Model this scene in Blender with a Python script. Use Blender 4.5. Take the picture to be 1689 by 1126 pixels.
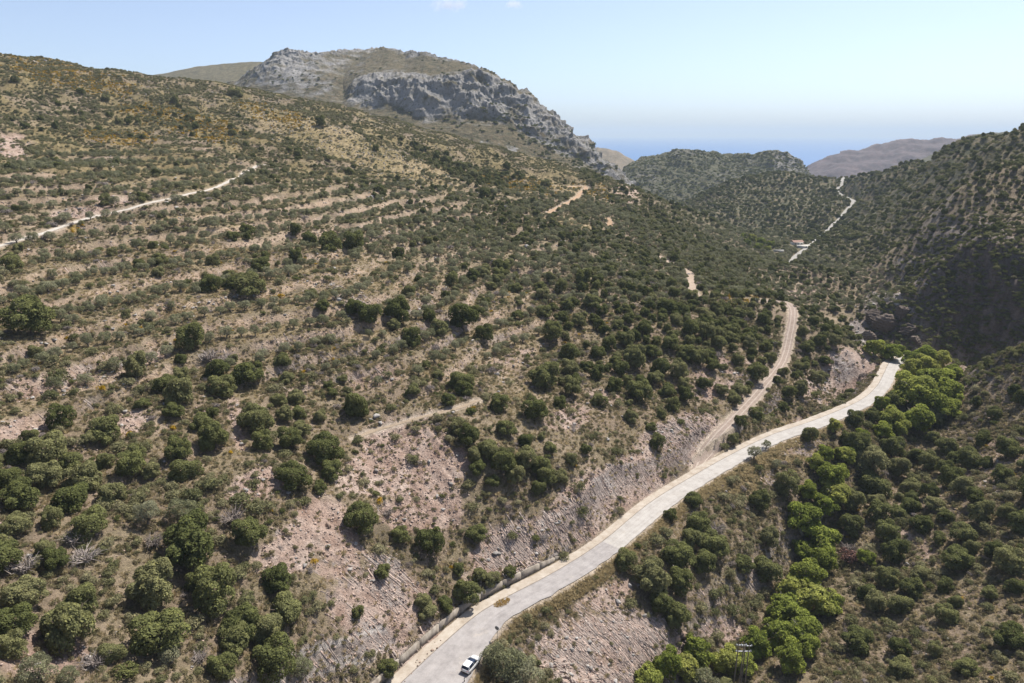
import bpy, math, random
import numpy as np
from mathutils import Vector

# ------------------------------------------------------------------ camera, sky, sun, exposure
scene = bpy.context.scene
for o in list(bpy.data.objects):
    bpy.data.objects.remove(o)
C = scene.collection

F_PX, CU, CV = 1126.0, 844.5, 563.0           # 24 mm-equivalent drone lens, photo 1689 x 1126
PITCH = math.radians(16.9)
cam_d = bpy.data.cameras.new('camera')
cam_d.sensor_width = 36.0
cam_d.lens = 36.0 * F_PX / 1689.0
cam_d.clip_start = 1.0
cam_d.clip_end = 400000.0
cam = bpy.data.objects.new('camera', cam_d)
cam.rotation_euler = (math.pi / 2 - PITCH, 0, 0)
C.objects.link(cam)
scene.camera = cam

SUN_AZ, SUN_EL = math.radians(46), math.radians(57)     # azimuth clockwise from +Y (view direction)
sun_vec = Vector((math.cos(SUN_EL) * math.sin(SUN_AZ), math.cos(SUN_EL) * math.cos(SUN_AZ), math.sin(SUN_EL)))
sun_d = bpy.data.lights.new('sun', 'SUN')
sun_d.energy = 4.4
sun_d.angle = math.radians(0.53)
sun_d.color = (1.0, 0.95, 0.87)
sun = bpy.data.objects.new('sun', sun_d)
sun.rotation_euler = (-sun_vec).to_track_quat('-Z', 'Y').to_euler()
C.objects.link(sun)

world = bpy.data.worlds.new('World')
scene.world = world
world.use_nodes = True
wn = world.node_tree.nodes
wl = world.node_tree.links
for n in list(wn):
    wn.remove(n)
sky = wn.new('ShaderNodeTexSky')
sky.sky_type = 'NISHITA'
sky.sun_disc = False
sky.sun_elevation = SUN_EL
sky.sun_rotation = SUN_AZ
sky.altitude = 0.3
sky.air_density = 0.72
sky.dust_density = 1.05
sky.ozone_density = 6.0
bg = wn.new('ShaderNodeBackground')
bg.inputs['Strength'].default_value = 0.098
wo = wn.new('ShaderNodeOutputWorld')
hs = wn.new('ShaderNodeHueSaturation')
hs.inputs['Saturation'].default_value = 0.74
wl.new(sky.outputs[0], hs.inputs['Color'])
wl.new(hs.outputs[0], bg.inputs[0])
wl.new(bg.outputs[0], wo.inputs[0])

vs = scene.view_settings
vs.view_transform = 'Standard'
vs.look = 'None'
vs.exposure = 0.87
vs.gamma = 1.0
vs.use_curve_mapping = False
scene.render.engine = 'CYCLES'
cy = scene.cycles
cy.max_bounces = 5
cy.diffuse_bounces = 2
cy.glossy_bounces = 2
cy.transmission_bounces = 2
cy.transparent_max_bounces = 6
cy.volume_bounces = 0
cy.use_denoising = True
cy.caustics_reflective = False
cy.caustics_refractive = False

HAZE = 7.8e-5
rng = np.random.default_rng(7)
random.seed(7)

# ------------------------------------------------------------------ noise
_tab = np.random.default_rng(11).uniform(0, 2 * math.pi, (65536,)).astype(np.float32)
_GCX = np.cos(_tab); _GSX = np.sin(_tab)
def perlin2(x, y, seed=0):
    x = np.asarray(x, np.float32) + np.float32((seed * 37.31) % 251); y = np.asarray(y, np.float32) + np.float32((seed * 91.77) % 241)
    fl = np.floor(x); ix = fl.astype(np.int32); fx = x - fl
    fl = np.floor(y); iy = fl.astype(np.int32); fy = y - fl
    u = fx * fx * fx * (fx * (fx * 6 - 15) + 10); v = fy * fy * fy * (fy * (fy * 6 - 15) + 10)
    r0 = (ix & 255) << 8; r1 = ((ix + 1) & 255) << 8; c0 = iy & 255; c1 = (iy + 1) & 255
    def g(r, c, dx, dy):
        k = r | c
        return _GCX[k] * dx + _GSX[k] * dy
    a = g(r0, c0, fx, fy); b = g(r1, c0, fx - 1, fy); c = g(r0, c1, fx, fy - 1); d = g(r1, c1, fx - 1, fy - 1)
    a = a + (b - a) * u; c = c + (d - c) * u
    return (a + (c - a) * v) * np.float32(1.5)

def fbm2(x, y, octv=4, seed=0, gain=0.5, lac=2.03):
    s = 0; a = 1.0; t = 0
    for i in range(octv):
        s = s + a * perlin2(x, y, seed + i * 17); t += a
        x = x * lac + 3.7; y = y * lac - 5.1; a *= gain
    return s / t

def ridged2(x, y, octv=4, seed=0):
    s = 0; a = 1.0; t = 0
    for i in range(octv):
        s = s + a * (1 - 2 * np.abs(perlin2(x, y, seed + i * 31))); t += a
        x = x * 2.1 + 1.7; y = y * 2.1 + 9.2; a *= 0.5
    return s / t

def sstep(a, b, x):
    t = np.clip((x - a) / (b - a), 0, 1)
    return t * t * (3 - 2 * t)

# ------------------------------------------------------------------ pixel <-> place
SP, CP = math.sin(PITCH), math.cos(PITCH)
def ray(u, v):
    u = np.asarray(u, float); v = np.asarray(v, float)
    a = (u - CU) / F_PX; b = (CV - v) / F_PX
    return np.stack([a, CP + b * SP, -SP + b * CP], -1)
def at_t(u, v, t):
    return ray(u, v) * np.asarray(t, float)[..., None]
def at_z(u, v, z):
    d = ray(u, v)
    return d * (np.asarray(z, float) / d[..., 2])[..., None]
def to_px(P):
    P = np.asarray(P, float)
    zc = P[..., 1] * CP - P[..., 2] * SP
    yc = P[..., 1] * SP + P[..., 2] * CP
    zc = np.where(zc < 1, 1, zc)
    return CU + F_PX * P[..., 0] / zc, CV - F_PX * yc / zc, zc

# ------------------------------------------------------------------ the lie of the land: survey points (photo column, row, distance)
SURV = [
 # road and bank
 (656,1121,118),(767,1125,118.5),(900,936,148),(1000,905,155),(1150,785,187),(1281,720,214),(1422,665,244),(1475,598,283),
 # stream below the road
 (1060,1126,133),(1150,1110,139),(1250,1010,160),(1340,900,186),(1345,790,222),(1430,700,262),(1530,640,300),
 (1000,1040,140),(1130,1000,156),(1180,870,180),(1330,740,214),
 # left slope, near
 (400,1126,97),(0,1126,80),(200,1000,99),(560,1000,118),(0,800,113),(400,800,127),(600,850,136),(800,900,147),(250,680,143),
 (0,600,142),(400,600,167),(600,700,163),(800,760,158),(800,600,202),(1000,760,174),(1000,600,225),(1130,560,246),(1150,660,216),(1250,640,236),(1306,503,322),
 (1390,580,285),(1200,500,300),
 # left slope, far
 (0,400,206),(400,450,218),(600,500,205),(800,450,275),(1000,450,305),(1140,460,335),(200,320,262),(400,300,318),(0,250,330),(700,330,375),(950,330,455),
 (0,150,430),(200,180,460),(600,230,480),(800,290,520),(1100,390,430),
 (0,88,530),(240,125,565),(420,150,595),(570,180,605),(700,212,610),(800,240,605),(900,268,600),(1000,293,595),(1049,311,590),(1114,343,600),(1163,360,630),(1220,380,665),(1245,392,680),
 (1250,440,435),(1350,450,420),(1400,470,425),(1430,520,400),
 # valley, far road, saddle
 (1306,429,570),(1331,407,625),(1361,384,700),(1384,366,745),(1408,331,850),(1384,318,890),(1389,298,950),
 # knoll in front of the coast hills
 (1200,380,760),(1180,345,830),(1200,315,900),(1260,290,930),(1285,282,950),(1320,287,960),(1360,296,960),(1250,340,840),(1320,340,830),
 # right slope
 (1689,1126,126),(1450,1080,146),(1500,870,184),(1400,900,186),(1689,800,178),(1600,740,212),(1560,700,232),(1689,575,236),(1640,600,247),(1590,622,266),
 (1640,596,322),(1625,580,326),(1610,500,334),(1600,400,343),(1689,420,330),(1689,500,322),(1540,470,372),(1520,560,335),(1470,560,345),(1470,480,380),(1450,430,470),
 (1600,300,420),(1689,300,395),(1500,400,500),(1500,330,600),(1450,350,680),(1560,242,650),(1620,222,600),(1689,207,520),(1500,262,760),(1440,288,880),
]
CPT = [at_t(*s) for s in SURV]
def polar(az, r, z):
    a = math.radians(az); CPT.append(np.array([r * math.sin(a), r * math.cos(a), z]))
for az, r, z in [(-60,45,-46),(-30,45,-64),(0,45,-90),(20,45,-104),(40,45,-102),(60,45,-94),(-60,90,-40),(-60,150,-24),(-60,300,14),(-60,500,70),(-60,750,70),(-60,1200,20),
                 (60,90,-84),(60,150,-76),(60,250,-42),(60,450,12),(60,700,30),(60,1200,10),(10,75,-92),(30,80,-104),
                 (36,720,-25),(33,850,-45),(42,640,-2),(48,620,8),(30,950,-60),(-30,800,30),(-12,800,-5),(0,780,-45),(8,760,-75),(12,800,-95),(-30,1200,-20),(-10,1200,-60),(2,1200,-120),(10,1200,-150),(20,1200,-120),(27,1200,-110),(35,1200,-40),(12.5,950,-110)]:
    polar(az, r, z)
CPT = np.array(CPT)

def tps_fit(X, y, lam):
    n = len(X)
    d = np.linalg.norm(X[:, None] - X[None], axis=-1)
    K = np.where(d > 0, d * d * np.log(d + 1e-12), 0) + lam * np.eye(n)
    P = np.c_[np.ones(n), X]
    A = np.zeros((n + 3, n + 3)); A[:n, :n] = K; A[:n, n:] = P; A[n:, :n] = P.T
    return np.linalg.solve(A, np.r_[y, 0, 0, 0])
def tps_eval(X, w, Q):
    out = np.zeros(len(Q)); n = len(X)
    for i in range(0, len(Q), 40000):
        q = Q[i:i + 40000]
        d2 = (q[:, None, 0] - X[None, :, 0]) ** 2 + (q[:, None, 1] - X[None, :, 1]) ** 2
        out[i:i + 40000] = (0.5 * d2 * np.log(d2 + 1e-20)) @ w[:n] + w[n] + q @ w[n + 1:]
    return out

R0, R1, AZ = 42.0, 1200.0, math.radians(58)
NA, NR = 1000, 820
az_g = np.linspace(-AZ, AZ, NA); lr_g = np.linspace(math.log(R0), math.log(R1), NR)
KX = np.c_[np.arctan2(CPT[:, 0], CPT[:, 1]), np.log(np.hypot(CPT[:, 0], CPT[:, 1]))]
Ks = CPT[:, 2] / np.hypot(CPT[:, 0], CPT[:, 1])
W = tps_fit(KX, Ks, 4e-4)
# evaluate on a coarse grid and refine bilinearly
ca = np.linspace(-AZ, AZ, 251); cr = np.linspace(math.log(R0), math.log(R1), 206)
CA, CR = np.meshgrid(ca, cr)
cs = tps_eval(KX, W, np.c_[CA.ravel(), CR.ravel()]).reshape(CA.shape)
def bil(grid, a, l, a0, a1, l0, l1):
    nr, na = grid.shape
    x = np.clip((a - a0) / (a1 - a0) * (na - 1), 0, na - 1.001); y = np.clip((l - l0) / (l1 - l0) * (nr - 1), 0, nr - 1.001)
    i = x.astype(int); j = y.astype(int); fx = x - i; fy = y - j
    return (grid[j, i] * (1 - fx) + grid[j, i + 1] * fx) * (1 - fy) + (grid[j + 1, i] * (1 - fx) + grid[j + 1, i + 1] * fx) * fy
def cubic_up(grid, n, axis):
    # Catmull-Rom resampling along one axis
    g = np.moveaxis(grid, axis, 0); m = g.shape[0]
    x = np.linspace(0, m - 1, n); i = np.minimum(x.astype(int), m - 2); f = (x - i)[:, None]
    p0 = g[np.maximum(i - 1, 0)]; p1 = g[i]; p2 = g[i + 1]; p3 = g[np.minimum(i + 2, m - 1)]
    r = 0.5 * ((2 * p1) + (-p0 + p2) * f + (2 * p0 - 5 * p1 + 4 * p2 - p3) * f * f + (-p0 + 3 * p1 - 3 * p2 + p3) * f ** 3)
    return np.moveaxis(r, 0, axis)
S = cubic_up(cubic_up(cs, NA, 1), NR, 0)
GA, GL = np.meshgrid(az_g, lr_g)
GR = np.exp(GL)
GX = GR * np.sin(GA); GY = GR * np.cos(GA)
GZ = S * GR

# ------------------------------------------------------------------ roads, tracks, stream as lines on the ground
def catmull(P, step):
    P = np.asarray(P, float); out = []
    Q = np.vstack([2 * P[0] - P[1], P, 2 * P[-1] - P[-2]])
    for i in range(1, len(Q) - 2):
        n = max(2, int(np.linalg.norm(Q[i + 1, :2] - Q[i, :2]) / step)); t = np.linspace(0, 1, n, endpoint=False)[:, None]
        p0, p1, p2, p3 = Q[i - 1], Q[i], Q[i + 1], Q[i + 2]
        out.append(0.5 * (2 * p1 + (p2 - p0) * t + (2 * p0 - 5 * p1 + 4 * p2 - p3) * t * t + (3 * p1 - p0 - 3 * p2 + p3) * t ** 3))
    out.append(P[-1:])
    return np.vstack(out)

# x, y, z, half width
ROAD = catmull([(-34,55,-89.5,5.5),(-26,72,-89.7,5.6),(-20,84,-89.8,5.8),(-13.6,95.2,-90,5.5),(-9.8,102.5,-90,4.6),(-5.3,110.4,-90,3.5),(-.5,115.5,-90,3.1),(11,124.9,-90,3.1),(22.3,136.2,-90,3.0),
                (36.5,153.2,-90,3.1),(50.5,167.2,-90,2.9),(66,181.2,-90,2.9),(82,194.2,-90,2.9),(100.5,205.9,-90,2.9),(122.5,222.2,-90,2.7),(136,236.4,-90,2.6),(147.5,252.4,-90,2.6),(156.5,265.2,-90,2.7),
                (164,272,-90.3,2.8),(173,277,-91,2.8),(185,280,-92.3,2.8)], 1.2)
def pxline(pts, t=True):
    return np.array([np.r_[at_t(u, v, d), w] for u, v, d, w in pts])
FAR_ROAD = catmull(pxline([(1301,438,556,2.2),(1306,429,570,2.4),(1319,417,600,2.0),(1331,408,625,1.7),(1347,395,665,1.7),(1361,384,700,2.0),(1372,372,735,2.2),(1384,362,765,2.2),(1394,350,800,2.5),(1408,333,850,2.7),(1400,327,872,2.2),(1386,320,890,2.4),(1380,313,908,2.4),(1388,305,930,2.0),(1389,298,950,2.0),(1392,292,985,2.0)]), 3.0)

def ground_z(x, y):
    return bil(GZ, np.arctan2(x, y), np.log(np.hypot(x, y)), -AZ, AZ, math.log(R0), math.log(R1))

def hit(u, v):
    """where the line of sight through a photo pixel meets the ground"""
    d = ray(u, v); t = np.exp(np.linspace(math.log(60), math.log(1150), 1400))
    P = d[..., None, :] * t[:, None]
    below = P[..., 2] < ground_z(P[..., 0], P[..., 1])
    k = np.argmax(below, -1)
    ok = below.any(-1)
    tt = t[k]
    Q = d * tt[..., None]
    Q[..., 2] = ground_z(Q[..., 0], Q[..., 1])
    return Q, ok, tt

def ground_line(px, w, step=1.5):
    Q, ok, tt = hit(np.array([p[0] for p in px], float), np.array([p[1] for p in px], float))
    Q = Q[ok]
    P = catmull(np.c_[Q, np.full(len(Q), w)], step)
    P[:, 2] = ground_z(P[:, 0], P[:, 1])
    k = 9
    P[:, 2] = np.convolve(np.pad(P[:, 2], k // 2, mode='edge'), np.ones(k) / k, mode='valid')
    return P

def dist_line(X, Y, L, reach):
    """signed distance to a line (left positive), height and half width at the nearest point"""
    D = np.full(X.shape, 1e9); SG = np.zeros(X.shape); ZZ = np.zeros(X.shape); HW = np.zeros(X.shape); AL = np.zeros(X.shape)
    seg = np.linalg.norm(np.diff(L[:, :2], axis=0), axis=1); cum = np.r_[0, np.cumsum(seg)]
    B = 12
    for c in range(0, len(L) - 1, B):
        sub = L[c:min(c + B + 1, len(L))]
        m = (X > sub[:, 0].min() - reach) & (X < sub[:, 0].max() + reach) & (Y > sub[:, 1].min() - reach) & (Y < sub[:, 1].max() + reach)
        if not m.any():
            continue
        x = X[m]; y = Y[m]; bd = D[m]; bs = SG[m]; bz = ZZ[m]; bw = HW[m]; ba = AL[m]
        for i in range(len(sub) - 1):
            a, b = sub[i], sub[i + 1]; dx, dy = b[0] - a[0], b[1] - a[1]; L2 = dx * dx + dy * dy + 1e-9
            t = np.clip(((x - a[0]) * dx + (y - a[1]) * dy) / L2, 0, 1)
            d = np.hypot(x - a[0] - t * dx, y - a[1] - t * dy)
            k = d < bd
            bd = np.where(k, d, bd); bs = np.where(k, np.sign(dx * (y - a[1]) - dy * (x - a[0])), bs)
            bz = np.where(k, a[2] + t * (b[2] - a[2]), bz); bw = np.where(k, a[3] + t * (b[3] - a[3]), bw)
            ba = np.where(k, cum[c + i] + t * math.sqrt(L2), ba)
        D[m] = bd; SG[m] = bs; ZZ[m] = bz; HW[m] = bw; AL[m] = ba
    return D, SG, ZZ, HW, AL

TRACK_PX = [(1151,776),(1160,752),(1176,726),(1198,703),(1221,680),(1243,656),(1261,635),(1278,615),(1289,600),(1298,575),(1302,556),(1307,530),(1307,508),(1295,499),(1275,496),(1253,494)]
SIDE_PX = [(1084,421),(1098,429),(1113,436),(1128,443),(1138,452),(1141,470),(1149,489),(1158,500)]
WHITE_PX = [(-30,412),(0,405),(42,393),(60,388),(110,371),(160,356),(215,344),(262,331),(300,324),(330,317),(362,306),(380,297),(400,288),(415,280),(430,272),(441,273)]
RED_PX = [(905,352),(930,338),(948,328),(956,318),(966,309),(940,308),(915,306)]
RED2_PX = [(990,355),(1003,362),(1008,375)]
TERRACE_TRACK_PX = [(585,722),(620,711),(655,701),(690,690),(730,680),(760,670),(790,660)]

# ---- ground cover masks: ellipses in the photo (u, v, ru, rv, tilt degrees, strength), read back onto the ground
BARE = [(660,765,125,72,-8,1),(620,1005,95,85,-20,1),(850,905,110,48,-25,.9),(975,820,130,42,-28,.85),(1110,725,95,40,-28,.9),(480,905,80,45,-30,.8),(430,795,70,35,-30,.7),(1000,1085,130,60,0,1),(1000,1010,90,30,-25,.5),
        (1385,620,75,45,-30,1),(1330,700,70,20,-20,.5),(1340,735,80,24,-20,.85),(110,625,120,26,-8,.8),(230,590,70,20,-20,.7),(70,1075,90,45,0,.75),(150,335,110,14,-12,.6),(20,240,40,20,0,.7),(40,700,60,30,-10,.6),(215,690,60,20,-20,.7),(390,690,14,60,-10,.7),
        (700,1060,60,50,-30,.6),(1190,1035,42,16,-15,1),(610,620,70,30,-15,.4),(700,490,40,18,-10,.4),(830,590,60,15,-15,.5),(940,690,60,25,-20,.5),(1000,660,50,30,0,.4),(1190,620,60,40,-30,.6),(1030,320,30,30,30,.5),(1290,480,80,12,0,.5),(1490,545,40,14,40,.5),
        (700,690,60,12,-15,.5),(900,870,170,42,-28,.85),(1040,780,120,38,-28,.85),(545,890,60,85,-30,.8),(700,840,90,45,0,.7),(960,920,70,22,-30,.6),(1560,650,80,25,-25,.5),(1640,760,80,60,0,.35),(1500,900,50,60,30,.35)]
TAN = [(1225,805,55,35,-25,1),(1040,900,45,20,-40,1),(1060,880,60,16,-35,.9),(1330,715,110,16,-22,.8),(860,1000,70,14,-32,.9),(960,965,60,20,-30,.8),(1250,775,40,25,-20,.9),(1100,862,120,28,-38,1),(950,988,120,24,-32,.9),(1300,758,100,26,-22,.9),(1180,815,60,24,-35,.9),(560,235,230,26,20,1),(470,200,120,24,18,.8),(640,262,120,18,20,.9),(790,1105,16,20,0,1),(940,366,50,8,12,.8),(860,650,60,14,-15,.3),(1430,340,90,14,-25,.4),
       (600,150,60,40,20,.3),(900,300,120,20,18,.5),(300,470,250,10,-6,.4),(250,510,250,8,-8,.4),(300,385,250,6,-8,.5),(350,350,250,6,-8,.5),(300,420,250,7,-8,.5)]
YEL = [(120,130,120,22,10,1),(300,200,130,24,15,.8),(200,225,70,14,5,1),(450,190,80,20,15,.6),(850,300,100,16,12,.7),(980,315,60,12,15,.5),(1220,495,40,10,0,.8),(60,100,80,12,8,.7),(560,580,60,20,0,.3),(120,370,20,6,0,1)]
ROCK = [(640,960,40,60,-25,.9),(610,1050,50,40,-20,.8),(1000,1090,110,50,0,.8),(880,885,80,40,-30,.9),(1110,705,50,14,-20,.8),(1270,810,50,12,40,.9),(1360,745,60,16,-20,.9),(820,610,18,8,0,.6),(580,490,50,22,30,.6),(200,590,40,14,-20,.5),(700,500,26,14,20,.6),
        (1470,520,60,40,25,1),(1430,545,40,30,0,.9),(1610,470,110,120,0,.9),(1540,460,60,40,0,.8),(1375,612,60,36,-30,.5),(1530,440,60,16,10,.7)]
def ell(U, V, lst):
    m = np.zeros(U.shape)
    for u, v, a, b, tl, s in lst:
        c, n = math.cos(math.radians(tl)), math.sin(math.radians(tl))
        rx = 1.26 * math.hypot(a * c, b * n); ry = 1.26 * math.hypot(a * n, b * c)
        k = np.nonzero((np.abs(U - u) < rx) & (np.abs(V - v) < ry))
        dx, dy = U[k] - u, V[k] - v
        d = np.sqrt(((dx * c + dy * n) / a) ** 2 + ((-dx * n + dy * c) / b) ** 2)
        m[k] = np.maximum(m[k], s * (1 - sstep(0.45, 1.25, d)))
    return m

GU, GV, GD = to_px(np.stack([GX, GY, GZ], -1))
slope_side = sstep(0.0, 1.0, (GD - 100) / 60)
n_mid = fbm2(GX / 22, GY / 22, 4, 5)
n_fine = fbm2(GX / 5, GY / 5, 4, 9)
n_pat = fbm2(GX / 11, GY / 11, 5, 13, .72)
def patch(lst, soft=.55, lo=.25, hi=.6):
    e = ell(GU, GV, lst)
    return np.where(e > .01, sstep(lo, hi, e + soft * 2.4 * n_pat), 0) * np.clip(e * 2.2, 0, 1)
M_bare = patch(BARE); M_tan = patch(TAN, .4); M_yel = patch(YEL, .8, .3, .8); M_rock = patch(ROCK, .7, .3, .7)

# ---- relief
dR, sR, zR, wR, aR = dist_line(GX, GY, ROAD, 30)
dF, sF, zF, wF, aF = dist_line(GX, GY, FAR_ROAD, 40)
away = sstep(3, 16, np.minimum(dR - wR, dF - wF))
amp = np.clip(GR / 230, .35, 3.0)
relief = fbm2(GX / 46, GY / 46, 4, 21) * 2.2 * amp + fbm2(GX / 13, GY / 13, 3, 22) * 0.7 * np.clip(amp, .5, 1.6)
GZ = GZ + relief * away
# terraces along the contours of the left slope
TERR = [(300,470,420,150,-5,1),(560,540,330,120,-10,1),(200,600,330,110,-8,.8),(760,570,200,90,-15,.8),(150,290,300,60,-8,.7),(500,360,330,60,-5,.9),(820,440,200,60,-5,.5),(200,760,260,90,-15,.5)]
M_ter = np.clip(ell(GU, GV, TERR) * (1 + .5 * fbm2(GX / 30, GY / 30, 2, 31)), 0, 1) * away
STEP = 3.7
k = GZ / STEP + 0.30 * fbm2(GX / 45, GY / 45, 3, 41)
kf = k - np.floor(k)
ter = (np.floor(k) + np.where(kf < .78, kf * .28 / .78, .28 + (kf - .78) * .72 / .22) - k) * STEP
GZ = GZ + ter * np.clip(M_ter * 1.3, 0, 1) * .95
M_riser = M_ter * sstep(.82, .87, kf) * (1 - sstep(.97, 1.0, kf)) * sstep(-.4, .15, fbm2(GX / 9, GY / 9, 3, 43))
M_tread = M_ter * sstep(.1, .3, kf) * (1 - sstep(.6, .78, kf)) * sstep(-.4, .1, fbm2(GX / 25, GY / 25, 3, 44))
# rocky and loose ground
GZ = GZ + away * (n_fine * .35 * np.clip(amp, .4, 1.5) + M_rock * (ridged2(GX / 7 + GZ / 9, GY / 7, 4, 51) * 1.1 * np.clip(amp, .5, 2.2)) + M_bare * ridged2(GX / 3.2, GY / 3.2, 3, 55) * .3 - M_bare * np.maximum(ridged2((GX + GY) / 6.5, (GX - GY) / 26 , 3, 56), 0) * .9)
# bedding planes in the bare cut banks: slabs dipping across the bank
bed = (GX * .83 - GY * .3 + GZ * .75) / 1.7 + .8 * fbm2(GX / 9, GY / 9, 3, 57)
M_bed = np.clip(ell(GU, GV, [(1000,1085,130,60,0,1),(880,885,95,45,-30,1),(640,960,60,70,-25,.8),(1275,812,55,16,40,1),(1360,745,60,18,-20,.8),(1110,712,60,20,-20,.7)]), 0, 1)
GZ = GZ + ell(GU, GV, [(1620,490,130,140,0,1)]) * (ridged2(GX / 16, GY / 30, 4, 58) * 5.0 + ridged2(GX / 6, GY / 8, 3, 59) * 2.0)
GZ = GZ + away * M_bed * (np.abs((bed - np.floor(bed)) * 2 - 1) ** .6 - .5) * .75
# stream bed cut
STREAM = catmull(np.c_[np.array([at_t(*s) for s in [(1000,1250,112),(1060,1126,133),(1150,1110,139),(1250,1010,160),(1340,900,186),(1345,790,222),(1430,700,262),(1530,640,300),(1585,605,330)]]), np.full(9, 1.5)], 2)
dS, sS, zS, wS, aS = dist_line(GX, GY, STREAM, 25)
GZ = GZ - 2.2 * (1 - sstep(1, 13, dS)) * (dR > 9)
# road bed; concrete wall on the uphill side for the first stretch
hw = wR
WALL_A0, WALL_A1 = 0.0, 92.0
Zroad = zR - .16
off = np.maximum(dR - hw - .9, 0)
nb = 1 + .35 * n_mid
near = dR < 29
up = np.where(sR > 0, 1.05, .95) * nb; dn = np.where(sR > 0, .8, .56) * nb
upz = np.minimum(GZ, Zroad + off * up * (1 + (off / 11) ** 2)); GZ = np.where(near, upz, GZ)
lowz = np.maximum(GZ, Zroad - off * dn * np.where(sR > 0, 1 + (off / 11) ** 2, 1.0)); wl_b = 1 - sstep(15, 29, dR)
GZ = np.where(near, GZ + (lowz - GZ) * wl_b, GZ)
wallm = (sR > 0) & (dR < 30) & (aR < WALL_A1)
wall_h = 1.55 * (1 - sstep(WALL_A1 - 14, WALL_A1, aR)) + .25
GZ = np.where(wallm & (dR > hw + 2.05), np.maximum(GZ, Zroad + wall_h * sstep(hw + 2.0, hw + 2.3, dR)), GZ)
GZ = np.where(wallm & (dR <= hw + 2.0), Zroad, GZ)
M_road = 1 - sstep(hw + .2, hw + 1.6, dR)
offF = np.maximum(dF - wF - 1.0, 0)
GZ = np.where(dF < 38, np.clip(GZ, zF - .3 - offF * .6 * (1 + (offF / 15) ** 2), zF - .3 + offF * .8 * (1 + (offF / 15) ** 2)), GZ)
M_farroad = 1 - sstep(wF + .3, wF + 2.0, dF)
# dirt tracks
TRACKS = {}
for nm, px, w in [('dirt_track', TRACK_PX, 1.75), ('ridge_track', SIDE_PX, 1.5), ('pale_farm_road', WHITE_PX, 1.15), ('red_earth_track', RED_PX, 1.7), ('terrace_path', TERRACE_TRACK_PX, .65), ('red_earth_path', RED2_PX, 1.8)]:
    L = ground_line(px, w)
    TRACKS[nm] = L
M_track = np.zeros(GX.shape)
for nm, L in TRACKS.items():
    d, s, z, w, a = dist_line(GX, GY, L, 14)
    ot = np.maximum(d - w - .4, 0)
    zt = np.where(dR < hw + 3.5, Zroad + .1, z)
    GZ = np.where(d < 13, np.clip(GZ, zt - .1 - ot * .75 * (1 + (ot / 4) ** 2), zt - .1 + ot * 1.0 * (1 + (ot / 4) ** 2)), GZ)
    M_track = np.maximum(M_track, 1 - sstep(w + .3, w + 1.2, d))
# sight-line: cells that can be seen (or nearly) from the viewpoint
TAN_E = GZ / GR
vis_lim = np.maximum.accumulate(np.vstack([np.full((1, NA), -9.0), TAN_E[:-1]]), axis=0)
GU, GV, GD = to_px(np.stack([GX, GY, GZ], -1))
SEEN = ((GZ + 3.5) / GR >= vis_lim) & (GU > -90) & (GU < 1780) & (GV < 1215)
gzx = np.gradient(GZ, axis=1) / (np.gradient(GX, axis=1) ** 2 + np.gradient(GY, axis=1) ** 2) ** .5
gzr = np.gradient(GZ, axis=0) / (np.gradient(GX, axis=0) ** 2 + np.gradient(GY, axis=0) ** 2) ** .5
STEEP = np.hypot(gzx, gzr)
M_rock = np.clip(np.maximum(M_rock, sstep(.95, 1.7, STEEP) * (M_road < .5) * .9), 0, 1)

# ------------------------------------------------------------------ mesh helpers
def mesh_np(name, verts, faces, attrs=None, smooth=False, uniform=4):
    me = bpy.data.meshes.new(name)
    v = np.ascontiguousarray(verts, np.float32); f = np.ascontiguousarray(faces, np.int32)
    n = f.shape[1]
    me.vertices.add(len(v)); me.vertices.foreach_set('co', v.ravel())
    me.loops.add(f.size); me.loops.foreach_set('vertex_index', f.ravel())
    me.polygons.add(len(f)); me.polygons.foreach_set('loop_start', np.arange(0, f.size, n, dtype=np.int32))
    me.update()
    if smooth:
        me.polygons.foreach_set('use_smooth', np.ones(len(f), bool))
    for k_, a in (attrs or {}).items():
        at = me.attributes.new(k_, 'FLOAT', 'POINT'); at.data.foreach_set('value', np.ascontiguousarray(a, np.float32).ravel())
    return me

def link(name, me, mat=None, parent=None, **props):
    o = bpy.data.objects.new(name, me)
    C.objects.link(o)
    if mat is not None and me is not None and len(me.materials) == 0:
        me.materials.append(mat)
    if parent is not None:
        o.parent = parent
    for k_, v_ in props.items():
        o[k_] = v_
    return o

def grid_faces(nr, na):
    idx = np.arange(nr * na).reshape(nr, na)
    return np.stack([idx[:-1, :-1], idx[:-1, 1:], idx[1:, 1:], idx[1:, :-1]], -1).reshape(-1, 4)

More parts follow.
